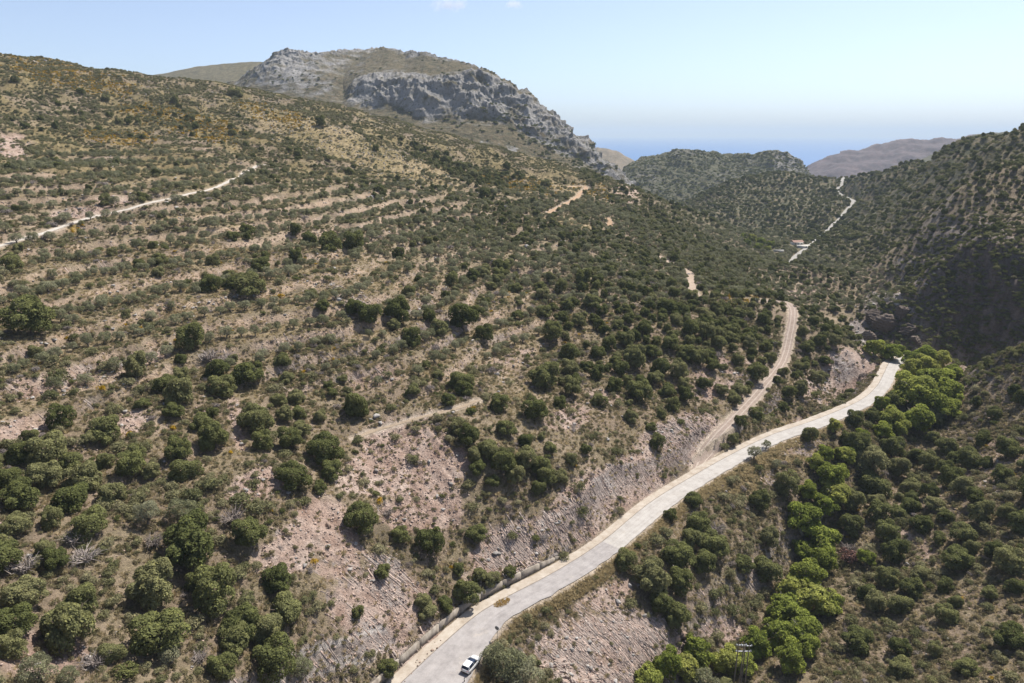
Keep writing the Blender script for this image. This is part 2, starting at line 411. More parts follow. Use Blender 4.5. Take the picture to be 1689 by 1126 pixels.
class Nodes:
    """short hand for procedural materials"""
    def __init__(s, name):
        s.m = bpy.data.materials.new(name); s.m.use_nodes = True; s.t = s.m.node_tree
        for n in list(s.t.nodes): s.t.nodes.remove(n)
        s.out = s.t.nodes.new('ShaderNodeOutputMaterial')
    def n(s, typ, **kw):
        d = s.t.nodes.new(typ)
        for k_, v_ in kw.items(): setattr(d, k_, v_)
        return d
    def l(s, a, b): s.t.links.new(a, b)
    def pos(s, scale=(1, 1, 1), rot=(0, 0, 0)):
        g = s.n('ShaderNodeNewGeometry'); mp = s.n('ShaderNodeMapping')
        mp.inputs['Scale'].default_value = scale; mp.inputs['Rotation'].default_value = rot
        s.l(g.outputs['Position'], mp.inputs[0]); return mp.outputs[0]
    def noise(s, scale, detail=4, rough=.55, vec=None, out=0):
        d = s.n('ShaderNodeTexNoise'); d.inputs['Scale'].default_value = scale; d.inputs['Detail'].default_value = detail; d.inputs['Roughness'].default_value = rough
        s.l(vec if vec is not None else s.pos(), d.inputs['Vector']); return d.outputs[out]
    def voro(s, scale, feature='F1', vec=None, out='Color', rnd=1.0):
        d = s.n('ShaderNodeTexVoronoi', feature=feature); d.inputs['Scale'].default_value = scale; d.inputs['Randomness'].default_value = rnd
        s.l(vec if vec is not None else s.pos(), d.inputs['Vector']); return d.outputs[out]
    def ramp(s, fac, stops):
        d = s.n('ShaderNodeValToRGB'); e = d.color_ramp.elements
        while len(e) < len(stops): e.new(.5)
        for el, (p, c) in zip(e, stops):
            el.position = p; el.color = (c if len(c) == 4 else (*c, 1)) if not isinstance(c, (int, float)) else (c, c, c, 1)
        s.l(fac, d.inputs[0]); return d.outputs[0]
    def val(s, v):
        d = s.n('ShaderNodeValue'); d.outputs[0].default_value = v; return d.outputs[0]
    def math(s, op, a, b=None, clamp=False):
        d = s.n('ShaderNodeMath', operation=op, use_clamp=clamp)
        for i, q in enumerate((a, b)):
            if q is None: continue
            if isinstance(q, (int, float)): d.inputs[i].default_value = q
            else: s.l(q, d.inputs[i])
        return d.outputs[0]
    def mix(s, fac, a, b, blend='MIX'):
        d = s.n('ShaderNodeMix', data_type='RGBA', blend_type=blend)
        for sock, q in ((d.inputs[0], fac), (d.inputs[6], a), (d.inputs[7], b)):
            if isinstance(q, (int, float)): sock.default_value = q
            elif isinstance(q, (tuple, list)): sock.default_value = (*q, 1) if len(q) == 3 else q
            else: s.l(q, sock)
        return d.outputs[2]
    def attr(s, name): 
        d = s.n('ShaderNodeAttribute', attribute_name=name); return d.outputs['Fac']
    def bump(s, h, strength=.5, dist=.1):
        d = s.n('ShaderNodeBump'); d.inputs['Strength'].default_value = strength; d.inputs['Distance'].default_value = dist
        s.l(h, d.inputs['Height']); return d.outputs[0]
    def surf(s, color, rough=.9, normal=None, spec=.25, metallic=0.0, **kw):
        p = s.n('ShaderNodeBsdfPrincipled')
        if isinstance(color, (tuple, list)): p.inputs['Base Color'].default_value = (*color, 1)
        else: s.l(color, p.inputs['Base Color'])
        if isinstance(rough, (int, float)): p.inputs['Roughness'].default_value = rough
        else: s.l(rough, p.inputs['Roughness'])
        p.inputs['Specular IOR Level'].default_value = spec; p.inputs['Metallic'].default_value = metallic
        if normal is not None: s.l(normal, p.inputs['Normal'])
        for k_, v_ in kw.items(): p.inputs[k_].default_value = v_
        s.l(p.outputs[0], s.out.inputs[0]); return s.m

# ------------------------------------------------------------------ ground
def nramp(x, stops):
    ps = [p for p, _ in stops]
    return np.stack([np.interp(x, ps, [c[i] for _, c in stops]) for i in range(3)], -1)
def mixc(a, b, m):
    return a + (b - a) * m[..., None]
q1 = fbm2(GX / 14, GY / 14, 5, 81, .6); q2 = fbm2(GX / 3, GY / 3, 4, 82, .65); q3 = fbm2(GX / 40, GY / 40, 3, 83)
col = nramp(q1 + .35 * q3, [(-.45, (.135, .11, .072)), (-.1, (.228, .174, .124)), (.1, (.195, .158, .10)), (.45, (.31, .24, .175))])
scree = nramp(q1 * .6 + q2 * .7, [(-.4, (.25, .168, .13)), (0, (.36, .265, .215)), (.4, (.45, .36, .305))])
col = mixc(col, scree, M_bare)
col = mixc(col, nramp(q2 + .3 * q1, [(-.35, (.17, .13, .068)), (0, (.262, .202, .115)), (.35, (.36, .285, .175))]), np.maximum(M_tan * (1 - .6 * M_bare), .6 * M_tread))
col = mixc(col, nramp(q2, [(-.3, (.14, .105, .04)), (.05, (.26, .18, .045)), (.35, (.38, .235, .03))]), M_yel * .85 * sstep(-.25, .2, fbm2(GX / 6, GY / 6, 4, 84)))
col = mixc(col, nramp(fbm2(GX / 4 + GZ / 3, GY / 4 + GZ / 2, 5, 85, .65), [(-.4, (.10, .082, .075)), (-.1, (.225, .19, .175)), (.15, (.325, .285, .26)), (.45, (.48, .45, .42))]), M_rock * (1 - M_track) * .9)
col = mixc(col, nramp(q2, [(-.4, (.36, .25, .175)), (.4, (.48, .37, .28))]), M_riser * .75)
col = mixc(col, nramp(q2, [(-.4, (.33, .265, .20)), (.4, (.47, .40, .325))]), np.maximum(M_road, M_track) * .85)
gold = sstep(345, 270, GV) * (GU < 1050) * .85 * sstep(-.35, .2, q3 + .5 * q1)
col = mixc(col, nramp(q2 + q1 * .5, [(-.4, (.105, .088, .038)), (0, (.172, .135, .060)), (.4, (.25, .195, .10))]), gold * (1 - M_bare))
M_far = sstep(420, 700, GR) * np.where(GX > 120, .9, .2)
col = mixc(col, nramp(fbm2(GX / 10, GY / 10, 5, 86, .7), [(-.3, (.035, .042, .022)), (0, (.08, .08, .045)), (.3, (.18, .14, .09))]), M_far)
M_shade = ell(GU, GV, [(1620,490,130,140,0,1),(1470,535,60,40,20,.8),(1540,470,70,60,0,.7)])  # mask for cliff and gorge shade, painted into the ground colour below
col = mixc(col, nramp(fbm2(GX / 9 + GZ / 6, GY / 9 + GZ / 5, 5, 88, .65), [(-.4, (.045, .037, .03)), (0, (.09, .068, .056)), (.4, (.165, .122, .10))]), M_shade * .85)
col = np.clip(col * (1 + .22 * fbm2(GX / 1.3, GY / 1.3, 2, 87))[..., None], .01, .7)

def mat_ground():
    N = Nodes('dry_hillside_ground')
    a = N.n('ShaderNodeAttribute', attribute_name='albedo')
    n = N.noise(2.6, 5, .75)
    c = N.mix(.85, a.outputs['Color'], N.ramp(n, [(.3, (.42, .42, .42)), (.5, (.98, .98, .98)), (.7, (1.5, 1.48, 1.45))]), 'MULTIPLY')
    return N.surf(c, .95, N.bump(N.noise(1.1, 6, .75), 1.0, .9), .1)

terr_me = mesh_np('ground', np.stack([GX, GY, GZ], -1).reshape(-1, 3), grid_faces(NR, NA), smooth=True)
ca_ = terr_me.attributes.new('albedo', 'FLOAT_COLOR', 'POINT')
ca_.data.foreach_set('color', np.concatenate([col, np.ones(col.shape[:2] + (1,))], -1).astype(np.float32).ravel())
ground = link('ground', terr_me, mat_ground(), kind='structure')

# ------------------------------------------------------------------ sea
def mat_sea():
    N = Nodes('sea_water')
    return N.surf((.015, .10, .27), .4, N.bump(N.noise(.02, 4, .6), .25, 1.0), .3)
SEA_Z = -170.0
sx = np.array([(-30000, 1300), (30000, 1300), (39000, 39500), (-39000, 39500)], float)
link('sea', mesh_np('sea', np.c_[sx, np.full(4, SEA_Z)], [[0, 1, 2, 3]]), mat_sea(), kind='structure')

# ------------------------------------------------------------------ mountain and coast hills: each a sheet swept from foot to ridge and down behind
def layer(name, lines, behind, nrow, ncol, mat, disp, u0, u1, extra=None, jag_px=None):
    us = np.linspace(u0, u1, ncol)
    knots = []
    for L in lines:
        L = np.array(L, float)
        jv = 0 if jag_px is None else jag_px[len(knots)] * (fbm2(us / 17, us * 0 + len(knots) * 9.3, 4, 77, .6) * 1.6)
        knots.append(at_t(us, np.interp(us, L[:, 0], L[:, 1]) + jv, np.interp(us, L[:, 0], L[:, 2])))
    for back, drop in behind:
        top = knots[len(lines) - 1]
        q = top * (1 + back); q[:, 2] = top[:, 2] - drop
        knots.append(q)
    K = np.array(knots)                                  # k, col, 3
    seg = np.linalg.norm(np.diff(K, axis=0), axis=-1).mean(1)
    seg[len(lines) - 1:] *= .35
    cum = np.r_[0, np.cumsum(seg)]; cum /= cum[-1]
    s = np.linspace(0, 1, nrow)
    # smooth (monotone cubic-ish) interpolation along the sweep
    P = np.zeros((nrow, ncol, 3)); i = np.clip(np.searchsorted(cum, s, side='right') - 1, 0, len(cum) - 2)
    f = (s - cum[i]) / (cum[i + 1] - cum[i])
    P = K[i] * (1 - f)[:, None, None] + K[i + 1] * f[:, None, None]
    e1 = np.gradient(P, axis=0); e2 = np.gradient(P, axis=1)
    nrm = np.cross(e2, e1); nrm /= np.linalg.norm(nrm, axis=-1, keepdims=True) + 1e-9
    nrm = np.where((nrm * P).sum(-1, keepdims=True) > 0, -nrm, nrm)
    srow = np.repeat(s[:, None], ncol, 1)
    P = P + nrm * disp(P, srow, cum)[..., None]
    e1 = np.gradient(P, axis=0); e2 = np.gradient(P, axis=1)
    nn = np.cross(e2, e1); nn /= np.linalg.norm(nn, axis=-1, keepdims=True) + 1e-9
    steep = sstep(.45, .8, 1 - np.abs(nn[..., 2]))
    attrs = dict(rock=steep)
    if extra is not None: attrs.update(extra(P, srow, cum, steep))
    o = link(name, mesh_np(name, P.reshape(-1, 3), grid_faces(nrow, ncol), attrs, smooth=True), mat, kind='structure')
    return o, P, srow, cum

def mat_hill(name, green, dry, rockc, scale=.05, bump=3.0):
    N = Nodes(name)
    veg = N.ramp(N.noise(scale * 2.2, 8, .78), [(.34, green), (.5, tuple(.5 * (a + b) for a, b in zip(green, dry))), (.62, dry), (.78, tuple(min(1, x * 1.25) for x in dry))])
    vec = N.pos((1, 1, .45))
    rock = N.ramp(N.noise(scale * 1.3, 9, .75, vec), [(.28, tuple(x * .28 for x in rockc)), (.43, tuple(x * .75 for x in rockc)), (.58, rockc), (.75, tuple(min(.75, x * 1.5) for x in rockc))])  # darkest tones paint in the shade of cracks in the rock
    bush = N.ramp(N.noise(scale * 3, 6, .7), [(.55, 0.0), (.62, 1.0)])
    rock = N.mix(N.math('MULTIPLY', bush, .75), rock, green)
    c = N.mix(N.attr('rock'), veg, rock)
    h = N.noise(scale * 2, 9, .75)
    return N.surf(c, .95, N.bump(h, 1.0, bump), .1)

def mtn_disp(P, s, cum):
    x, y, z = P[..., 0], P[..., 1], P[..., 2]
    cliff = sstep(cum[1] - .03, cum[1] + .03, s) * (1 - sstep(cum[2] - .01, cum[2] + .06, s)) * sstep(-265, -235, x) * (.35 + .65 * sstep(-.4, .05, fbm2(x / 55, z / 80, 3, 60)))
    right = sstep(-40, 40, x)
    cliff = np.maximum(cliff, right * sstep(cum[1] - .05, cum[1] + .1, s) * (1 - sstep(cum[3], cum[3] + .05, s)) * .8)
    left = np.exp(-((x + 375) / 80) ** 2) * sstep(cum[1] + .05, cum[2], s) * (1 - sstep(cum[3] - .02, cum[3] + .03, s)) * .55
    rough = np.maximum(cliff, left)
    d = fbm2(x / 120, z / 120 + y / 150, 4, 61) * 9
    d += rough * (ridged2(x / 38 + z / 200, z / 120 + y / 90, 3, 62) * 9 + ridged2(x / 10 + z / 34, z / 30 + y / 40, 4, 63) * 3.4 + fbm2(x / 4.5, z / 8 + y / 9, 3, 68) * 2.0 + (np.abs(((z / 15 + 1.1 * fbm2(x / 45, y / 45, 3, 69)) % 1) - .5) * 2) ** 3 * 4.0)
    d += ridged2(x / 25, y / 25 + z / 25, 4, 64) * 1.5 + np.exp(-((s - cum[3]) / .035) ** 2) * (ridged2(x / 22, y / 30, 4, 65) * 5 + fbm2(x / 6, y / 8, 3, 67) * 2)
    return d
def mtn_extra(P, s, cum, steep):
    x, z = P[..., 0], P[..., 2]
    cl = sstep(cum[1] - .03, cum[1] + .02, s) * (1 - sstep(cum[2] + .01, cum[2] + .07, s)) * sstep(-262, -235, x)
    rt = sstep(-60, 60, x) * sstep(cum[1] - .04, cum[1] + .02, s)
    lf = np.exp(-((x + 375) / 80) ** 2) * sstep(cum[2] - .2, cum[2] - .02, s) * 1.15
    tp = np.exp(-((s - cum[3]) / .03) ** 2) * .8
    n = fbm2(x / 30, z / 22 + P[..., 1] / 30, 4, 66)
    m = np.maximum.reduce([cl, rt, lf, tp]) + 1.25 * n - .1
    foot = sstep(cum[1], cum[1] - .12, s) * sstep(.18, .42, n)
    return dict(rock=np.clip(np.maximum(m, foot) * 1.3 + .25 * steep - .2 - .55 * sstep(.05, .4, fbm2(x / 14, z / 30 + P[..., 1] / 20, 3, 69)), 0, 1))
MTN = [
 [(360,205,960),(560,235,900),(700,262,860),(850,300,830),(1000,335,800),(1060,352,800)],
 [(360,172,1110),(440,152,1100),(567,177,1020),(650,172,1000),(700,200,950),(784,196,960),(830,204,955),(891,238,940),(962,268,925),(1000,293,915),(1060,335,915)],
 [(360,158,1150),(400,142,1160),(440,112,1150),(500,104,1165),(530,114,1150),(567,150,1085),(603,139,1045),(642,135,1035),(727,136,990),(770,127,1000),(805,123,1005),(830,142,995),(870,166,985),(900,190,975),(960,240,960),(1000,281,945),(1060,332,945)],
 [(360,150,1250),(395,132,1220),(415,117,1210),(440,100,1200),(455,86,1195),(475,80,1195),(500,84,1200),(530,92,1215),(560,89,1245),(590,85,1280),(615,79,1290),(640,80,1270),(668,91,1240),(700,88,1195),(730,95,1150),(780,110,1085),(805,119,1050),(830,137,1030),(870,160,1012),(900,184,1000),(930,205,992),(960,234,985),(985,257,975),(1005,279,968),(1018,294,965),(1060,330,965)],
]
_, MTP, MTS, MTC = layer('mountain', MTN, [(.04, 6), (.25, 120), (.5, 260)], 400, 680, mat_hill('mountain_rock_and_scrub', (.048, .052, .028), (.165, .128, .078), (.29, .275, .26), .06, 4.5), mtn_disp, 360, 1060, mtn_extra)

def hill_disp(a, sc, seed):
    def f(P, s, cum):
        x, y, z = P[..., 0], P[..., 1], P[..., 2]
        return ridged2(x / sc, y / sc + z / sc, 5, seed) * a + fbm2(x / (sc * 3), y / (sc * 3), 3, seed + 3) * a * 1.5
    return f
layer('hill_behind_mountain', [[(230,170,1700),(430,150,1650)], [(230,128,1900),(262,122,1900),(300,114,1900),(330,108,1900),(380,103,1900),(415,100,1900),(430,101,1900)]], [(.1, 30), (.4, 250)], 60, 130,
      mat_hill('hill_dry_scrub', (.06, .055, .028), (.16, .13, .07), (.3, .28, .25), .04, 2.5), hill_disp(2.0, 60, 71), 225, 440)
layer('tan_coast_hill', [[(960,330,2300),(1070,330,2300)], [(960,262,2600),(985,243,2600),(1003,245,2600),(1020,251,2600),(1045,266,2600),(1070,290,2600)]], [(.08, 60), (.3, 350)], 60, 110,
      mat_hill('hill_tan_scrub', (.10, .085, .055), (.22, .17, .115), (.3, .27, .24), .02, 3), hill_disp(5, 90, 72), 955, 1072)
layer('purple_coast_hill', [[(1300,345,2100),(1700,345,2100)], [(1300,300,2400),(1330,278,2600),(1350,270,2600),(1370,263,2600),(1395,257,2600),(1420,252,2600),(1450,247,2600),(1480,243,2600),(1520,240,2600),(1570,234,2600),(1610,226,2600),(1700,220,2600)]], [(.1, 60), (.35, 350)], 90, 200,
      mat_hill('hill_heather_scrub', (.062, .055, .06), (.135, .102, .10), (.28, .24, .22), .015, 3), hill_disp(22, 170, 73), 1296, 1700)
layer('dark_coast_ridge', [[(1520,300,1500),(1700,300,1500)], [(1520,262,1750),(1560,244,1750),(1580,233,1750),(1595,228,1750),(1606,221,1750),(1640,218,1750),(1700,214,1750)]], [(.08, 30), (.3, 250)], 50, 90,
      mat_hill('ridge_dark_scrub', (.035, .042, .024), (.13, .11, .07), (.25, .23, .2), .04, 3), hill_disp(3, 50, 74), 1518, 1700)
def cliff_extra(P, s, cum, steep):
    x, z = P[..., 0], P[..., 2]
    n = fbm2(x / 40, z / 30 + P[..., 1] / 40, 4, 76)
    u, v, _ = to_px(P)
    m = ell(u, v, [(1300,270,32,22,20,1),(1060,300,40,30,-30,.5),(1130,252,40,6,0,.6),(1200,300,90,40,-20,.35)])
    return dict(rock=np.clip(m + .6 * n - .22 + .25 * steep, 0, 1))
_, CHP, _, _ = layer('coast_hill', [[(990,400,1050),(1150,400,1050),(1345,360,1150)], [(990,330,1250),(1060,300,1270),(1130,285,1300),(1200,285,1320),(1260,282,1330),(1300,283,1340),(1345,310,1340)],
      [(990,320,1330),(1020,288,1350),(1035,276,1360),(1050,266,1370),(1070,258,1380),(1085,255,1390),(1105,252,1390),(1125,247,1400),(1140,250,1400),(1160,252,1400),(1175,250,1400),(1190,255,1400),(1210,253,1400),(1240,253,1400),(1255,252,1400),(1270,249,1400),(1285,251,1400),(1300,255,1390),(1310,262,1390),(1318,270,1390),(1325,284,1390),(1345,305,1390)]], [(.06, 30), (.3, 250)], 170, 330,
      mat_hill('coast_hill_scrub', (.035, .045, .024), (.13, .115, .07), (.24, .22, .20), .05, 4.5), hill_disp(8.5, 48, 75), 985, 1345, cliff_extra)

# ------------------------------------------------------------------ haze
def box_mesh(name, lo, hi):
    x0, y0, z0 = lo; x1, y1, z1 = hi
    v = [(x0,y0,z0),(x1,y0,z0),(x1,y1,z0),(x0,y1,z0),(x0,y0,z1),(x1,y0,z1),(x1,y1,z1),(x0,y1,z1)]
    f = [(0,3,2,1),(4,5,6,7),(0,1,5,4),(1,2,6,5),(2,3,7,6),(3,0,4,7)]
    return mesh_np(name, v, f)
HZ = Nodes('haze_air')
pv = HZ.n('ShaderNodeVolumePrincipled')
pv.inputs['Color'].default_value = (.72, .86, 1.0, 1)
pv.inputs['Density'].default_value = HAZE
pv.inputs['Anisotropy'].default_value = 0.0
HZ.l(pv.outputs[0], HZ.out.inputs['Volume'])
link('haze', box_mesh('haze', (-40000, -500, SEA_Z - 1), (40000, 40000, 240)), HZ.m, kind='stuff')

# ------------------------------------------------------------------ leaf and bark materials
def mat_leaf(name, dark, mid, light, trans=.32, warm=None):
    N = Nodes(name)
    oi = N.n('ShaderNodeObjectInfo')
    c = N.ramp(oi.outputs['Random'], [(0, dark), (.5, mid), (1, light)])
    t = N.attr('tint')
    c = N.mix(1.0, c, N.ramp(t, [(0, (.55, .55, .5)), (.5, (1, 1, 1)), (1, warm or (1.5, 1.45, 1.15))]), 'MULTIPLY')
    d = N.n('ShaderNodeBsdfDiffuse'); N.l(c, d.inputs[0])
    tr = N.n('ShaderNodeBsdfTranslucent'); N.l(c, tr.inputs[0])
    mx = N.n('ShaderNodeMixShader'); mx.inputs[0].default_value = trans
    N.l(d.outputs[0], mx.inputs[1]); N.l(tr.outputs[0], mx.inputs[2]); N.l(mx.outputs[0], N.out.inputs[0])
    return N.m
L_OAK = mat_leaf('oak_leaves', (.108, .120, .046), (.160, .168, .068), (.225, .218, .108))
L_OLIVE = mat_leaf('olive_leaves', (.185, .190, .110), (.228, .230, .140), (.285, .280, .186))
L_PLANE = mat_leaf('plane_leaves', (.20, .238, .056), (.272, .305, .076), (.365, .372, .115), .42)
L_SHRUB = mat_leaf('shrub_leaves', (.140, .145, .070), (.21, .202, .110), (.29, .265, .165))
L_SCRUB = mat_leaf('phrygana_scrub', (.150, .140, .078), (.225, .192, .115), (.295, .245, .155))
L_DRY = mat_leaf('dry_grass_blades', (.33, .265, .15), (.42, .34, .205), (.50, .415, .26), .5, (1.3, 1.28, 1.15))
L_BROOM = mat_leaf('broom_flowers', (.30, .19, .015), (.40, .25, .02), (.48, .31, .03), .2)
L_DEAD = mat_leaf('bare_twigs', (.20, .17, .16), (.25, .215, .205), (.30, .26, .245), .0)
L_PINK = mat_leaf('reddish_leaves', (.15, .085, .075), (.18, .105, .09), (.21, .13, .11), .2)
def mat_bark(name, a, b):
    N = Nodes(name)
    n = N.noise(9, 5, .65, N.pos((1, 1, .25)))
    return N.surf(N.ramp(n, [(.3, a), (.7, b)]), .95, N.bump(n, .7, .04), .1)
BARK = mat_bark('oak_bark', (.07, .052, .04), (.17, .14, .11))
BARK_OLIVE = mat_bark('olive_bark', (.10, .085, .07), (.23, .20, .17))
BARK_PLANE = mat_bark('plane_bark', (.16, .14, .11), (.36, .33, .27))

# ------------------------------------------------------------------ plant shapes
def leaf_quads(P, Nn, size, aspect, r):
    """one small folded leaf-clump face per point, facing roughly along its normal"""
    n = len(P)
    a = r.normal(size=(n, 3)); t = np.cross(Nn, a); t /= np.linalg.norm(t, axis=1, keepdims=True) + 1e-9
    b = np.cross(Nn, t)
    s = size * r.uniform(.6, 1.35, n)[:, None]
    w = s * aspect
    V = np.stack([P - t * s, P - b * w * r.uniform(.7, 1.1, n)[:, None], P + t * s, P + b * w * r.uniform(.7, 1.1, n)[:, None]], 1)
    V[:, 1] -= Nn * s * .25; V[:, 3] -= Nn * s * .25
    return V.reshape(-1, 3), np.arange(n * 4).reshape(n, 4)

def crown(name, seed, lobes, R, H, base, n_leaf, size, aspect, inner=.25, lobe_r=(.30, .46), jitter=.55, flat=1.0, shape='dome', mat=None, hole=-.34, lobe_tint=.12):
    r = np.random.default_rng(seed)
    # lobes spread over a dome of radius R and height H standing on z = base
    Lc = []; Lr = []
    for i in range(lobes):
        f = (i + .5) / lobes
        ph = i * 2.39996 + r.uniform(-.4, .4)
        if shape == 'dome':
            zz = r.uniform(.12, .80); rad = math.sqrt(max(.03, 1 - (zz * 1.05 - .22) ** 2)) * r.uniform(.35, .72)
        elif shape == 'tall':
            zz = f * .8 + .08; rad = (.62 - .42 * abs(f - .4)) * r.uniform(.6, 1.0)
        else:
            zz = r.uniform(.2, .7); rad = r.uniform(.3, .78)
        Lc.append((rad * R * math.cos(ph), rad * R * math.sin(ph), base + zz * H)); Lr.append(R * r.uniform(*lobe_r))
    Lc = np.array(Lc + [(0, 0, base + .55 * H)]); Lr = np.array(Lr + [R * .52])
    w = Lr ** 2; w = w / w.sum()
    k = r.choice(len(Lr), n_leaf, p=w)
    d = r.normal(size=(n_leaf, 3)); d /= np.linalg.norm(d, axis=1, keepdims=True)
    d[:, 2] = np.where(d[:, 2] < -.55, -d[:, 2], d[:, 2])
    rad = np.where(r.random(n_leaf) < inner, r.uniform(.45, .85, n_leaf), r.uniform(.84, 1.04, n_leaf))
    P = Lc[k] + d * (rad * Lr[k])[:, None] * np.array([1, 1, flat])
    # drop leaves buried deep inside other lobes
    dd = np.linalg.norm(P[:, None] - Lc[None], axis=2) / Lr[None]
    dd[np.arange(n_leaf), k] = 9
    keep = (dd.min(1) > .72) & (P[:, 2] > base * .55)
    # random bites so that the outline stays uneven
    nz = fbm2(P[:, 0] / (R * .28) + seed, P[:, 1] / (R * .28) + P[:, 2] / (R * .3), 3, seed)
    keep &= nz > hole
    P, d, nz, k = P[keep], d[keep], nz[keep], k[keep]
    Nn = d + r.normal(size=d.shape) * jitter + np.array([0, 0, .25]); Nn /= np.linalg.norm(Nn, axis=1, keepdims=True)
    V, Fc = leaf_quads(P, Nn, size, aspect, r)
    tint = np.clip(.42 + .55 * nz + r.normal(size=len(P)) * .16 + r.uniform(-lobe_tint, lobe_tint, len(Lr))[k], 0, 1)
    me = mesh_np(name, V, Fc, dict(tint=np.repeat(tint, 4)))
    me.materials.append(mat)
    return me

def tube(path, radii, nseg=6):
    path = np.asarray(path, float); n = len(path); V = []; Fc = []
    for i in range(n):
        d = path[min(i + 1, n - 1)] - path[max(i - 1, 0)]; d /= np.linalg.norm(d) + 1e-9
        a = np.cross(d, (0, 0, 1) if abs(d[2]) < .9 else (1, 0, 0)); a /= np.linalg.norm(a); b = np.cross(d, a)
        for j in range(nseg):
            t = 2 * math.pi * j / nseg
            V.append(path[i] + (a * math.cos(t) + b * math.sin(t)) * radii[i])
    for i in range(n - 1):
        for j in range(nseg):
            j2 = (j + 1) % nseg
            Fc.append((i * nseg + j, i * nseg + j2, (i + 1) * nseg + j2, (i + 1) * nseg + j))
    return np.array(V), np.array(Fc)
def join(parts):
    V = []; Fc = []; o = 0
    for v, f in parts:
        V.append(v); Fc.append(np.asarray(f) + o); o += len(v)
    return np.vstack(V), np.vstack(Fc)
def trunk(name, seed, h, r0, spread, nb, top, mat, lean=.1, sunk=.5):
    r = np.random.default_rng(seed); parts = []
    p = np.array([(0, 0, -sunk), (0, 0, 0), (r.normal() * lean, r.normal() * lean, h * .55), (r.normal() * lean * 2, r.normal() * lean * 2, h)])
    parts.append(tube(p, [r0 * 1.5, r0 * 1.15, r0 * .85, r0 * .7], 8))
    for i in range(nb):
        a = 2 * math.pi * (i + r.uniform(-.25, .25)) / nb; q = p[2] + (p[3] - p[2]) * r.uniform(.2, 1)
        e = np.array([math.cos(a) * spread, math.sin(a) * spread, top * r.uniform(.75, 1)])
        m = q * .5 + e * .5 + np.array([math.cos(a), math.sin(a), -.6]) * spread * .14
        parts.append(tube([q, m, e], [r0 * .55, r0 * .36, r0 * .1], 5))
        e2 = m + (e - m) * .8 + r.normal(size=3) * spread * .28
        parts.append(tube([m, (m + e2) / 2 + r.normal(size=3) * .08, e2], [r0 * .3, r0 * .2, r0 * .06], 4))
    v, f = join(parts)
    me = mesh_np(name, v, f, smooth=True); me.materials.append(mat); return me

def bush(name, seed, n, size, aspect, mat, h=.8, spread=.62, lobes=5, jitter=.7):
    """a low shrub about 1 m in radius, leaves down to the ground"""
    r = np.random.default_rng(seed)
    Lc = np.c_[r.uniform(-1, 1, (lobes, 2)) * spread * .75, r.uniform(.25, .6, lobes) * h]; Lr = r.uniform(.35, .58, lobes)
    k = r.integers(0, lobes, n); d = r.normal(size=(n, 3)); d[:, 2] = np.abs(d[:, 2]) * 1.0 - .15; d /= np.linalg.norm(d, axis=1, keepdims=True)
    P = Lc[k] + d * (Lr[k] * r.uniform(.72, 1.05, n))[:, None]; P[:, 2] = np.maximum(P[:, 2], .02)
    nz = fbm2(P[:, 0] * 2.4 + seed, P[:, 1] * 2.4 + P[:, 2] * 2, 2, seed); keep = nz > -.36
    P, d, nz = P[keep], d[keep], nz[keep]
    Nn = d + r.normal(size=d.shape) * jitter; Nn /= np.linalg.norm(Nn, axis=1, keepdims=True)
    V, Fc = leaf_quads(P, Nn, size, aspect, r)
    me = mesh_np(name, V, Fc, dict(tint=np.repeat(np.clip(.45 + .5 * nz + r.normal(size=len(P)) * .18, 0, 1), 4))); me.materials.append(mat); return me

def tuft(name, seed, n, h, mat, spread=.35, width=.05):
    r = np.random.default_rng(seed)
    a = r.uniform(0, 2 * math.pi, n); rad = spread * np.sqrt(r.random(n))
    B = np.c_[rad * np.cos(a), rad * np.sin(a), np.zeros(n) - .05]; lean = np.c_[np.cos(a), np.sin(a)] * r.uniform(.1, .6, n)[:, None] * h
    hh = h * r.uniform(.5, 1.1, n); T = B + np.c_[lean, hh]
    s = np.c_[-np.sin(a), np.cos(a), np.zeros(n)] * width
    V = np.stack([B - s, B + s, T + s * .25, T - s * .25], 1).reshape(-1, 3)
    me = mesh_np(name, V, np.arange(4 * n).reshape(n, 4), dict(tint=np.repeat(r.uniform(.2, .9, n), 4))); me.materials.append(mat); return me

def twigs(name, seed, n, h, mat):
    r = np.random.default_rng(seed); parts = []
    for i in range(n):
        a = r.uniform(0, 2 * math.pi); e = np.array([math.cos(a), math.sin(a), 0]) * r.uniform(.3, 1.0) + np.array([0, 0, h * r.uniform(.5, 1.1)])
        m = e * .5 + r.normal(size=3) * .09; s = r.normal(size=3) * .12 * np.array([1, 1, 0])
        parts.append(tube([s * .4, m, e], [.05, .035, .012], 3))
        for q in range(3):
            e2 = m + (e - m) * r.uniform(.2, .9) + r.normal(size=3) * .28; parts.append(tube([m + (e - m) * .2 * q, e2], [.025, .008], 3))
    v, f = join(parts); v[:, 2] = np.maximum(v[:, 2], 0)
    me = mesh_np(name, v, f, dict(tint=r.uniform(.2, .9, len(v)))); me.materials.append(mat); return me

def rock_mesh(name, seed, mat, sub=2, flat=.75):
    import bmesh
    r = np.random.default_rng(seed); bm = bmesh.new(); bmesh.ops.create_icosphere(bm, subdivisions=sub, radius=1.0)
    co = np.array([v.co[:] for v in bm.verts])
    for i in range(16):                                    # planar cuts give facets
        n = r.normal(size=3); n /= np.linalg.norm(n); lim = r.uniform(.38, .78); d = co @ n
        co -= np.outer(np.maximum(d - lim, 0), n)
    co *= 1 + .10 * fbm2(co[:, 0] * 2.5 + seed, co[:, 1] * 2.5 + co[:, 2] * 2, 3, seed)[:, None]
    co *= r.uniform(.8, 1.25, 3); co[:, 2] *= flat; co[:, 2] += .25
    f = np.array([[v.index for v in fc.verts] for fc in bm.faces]); bm.free()
    me = mesh_np(name, co, f); me.materials.append(mat); return me

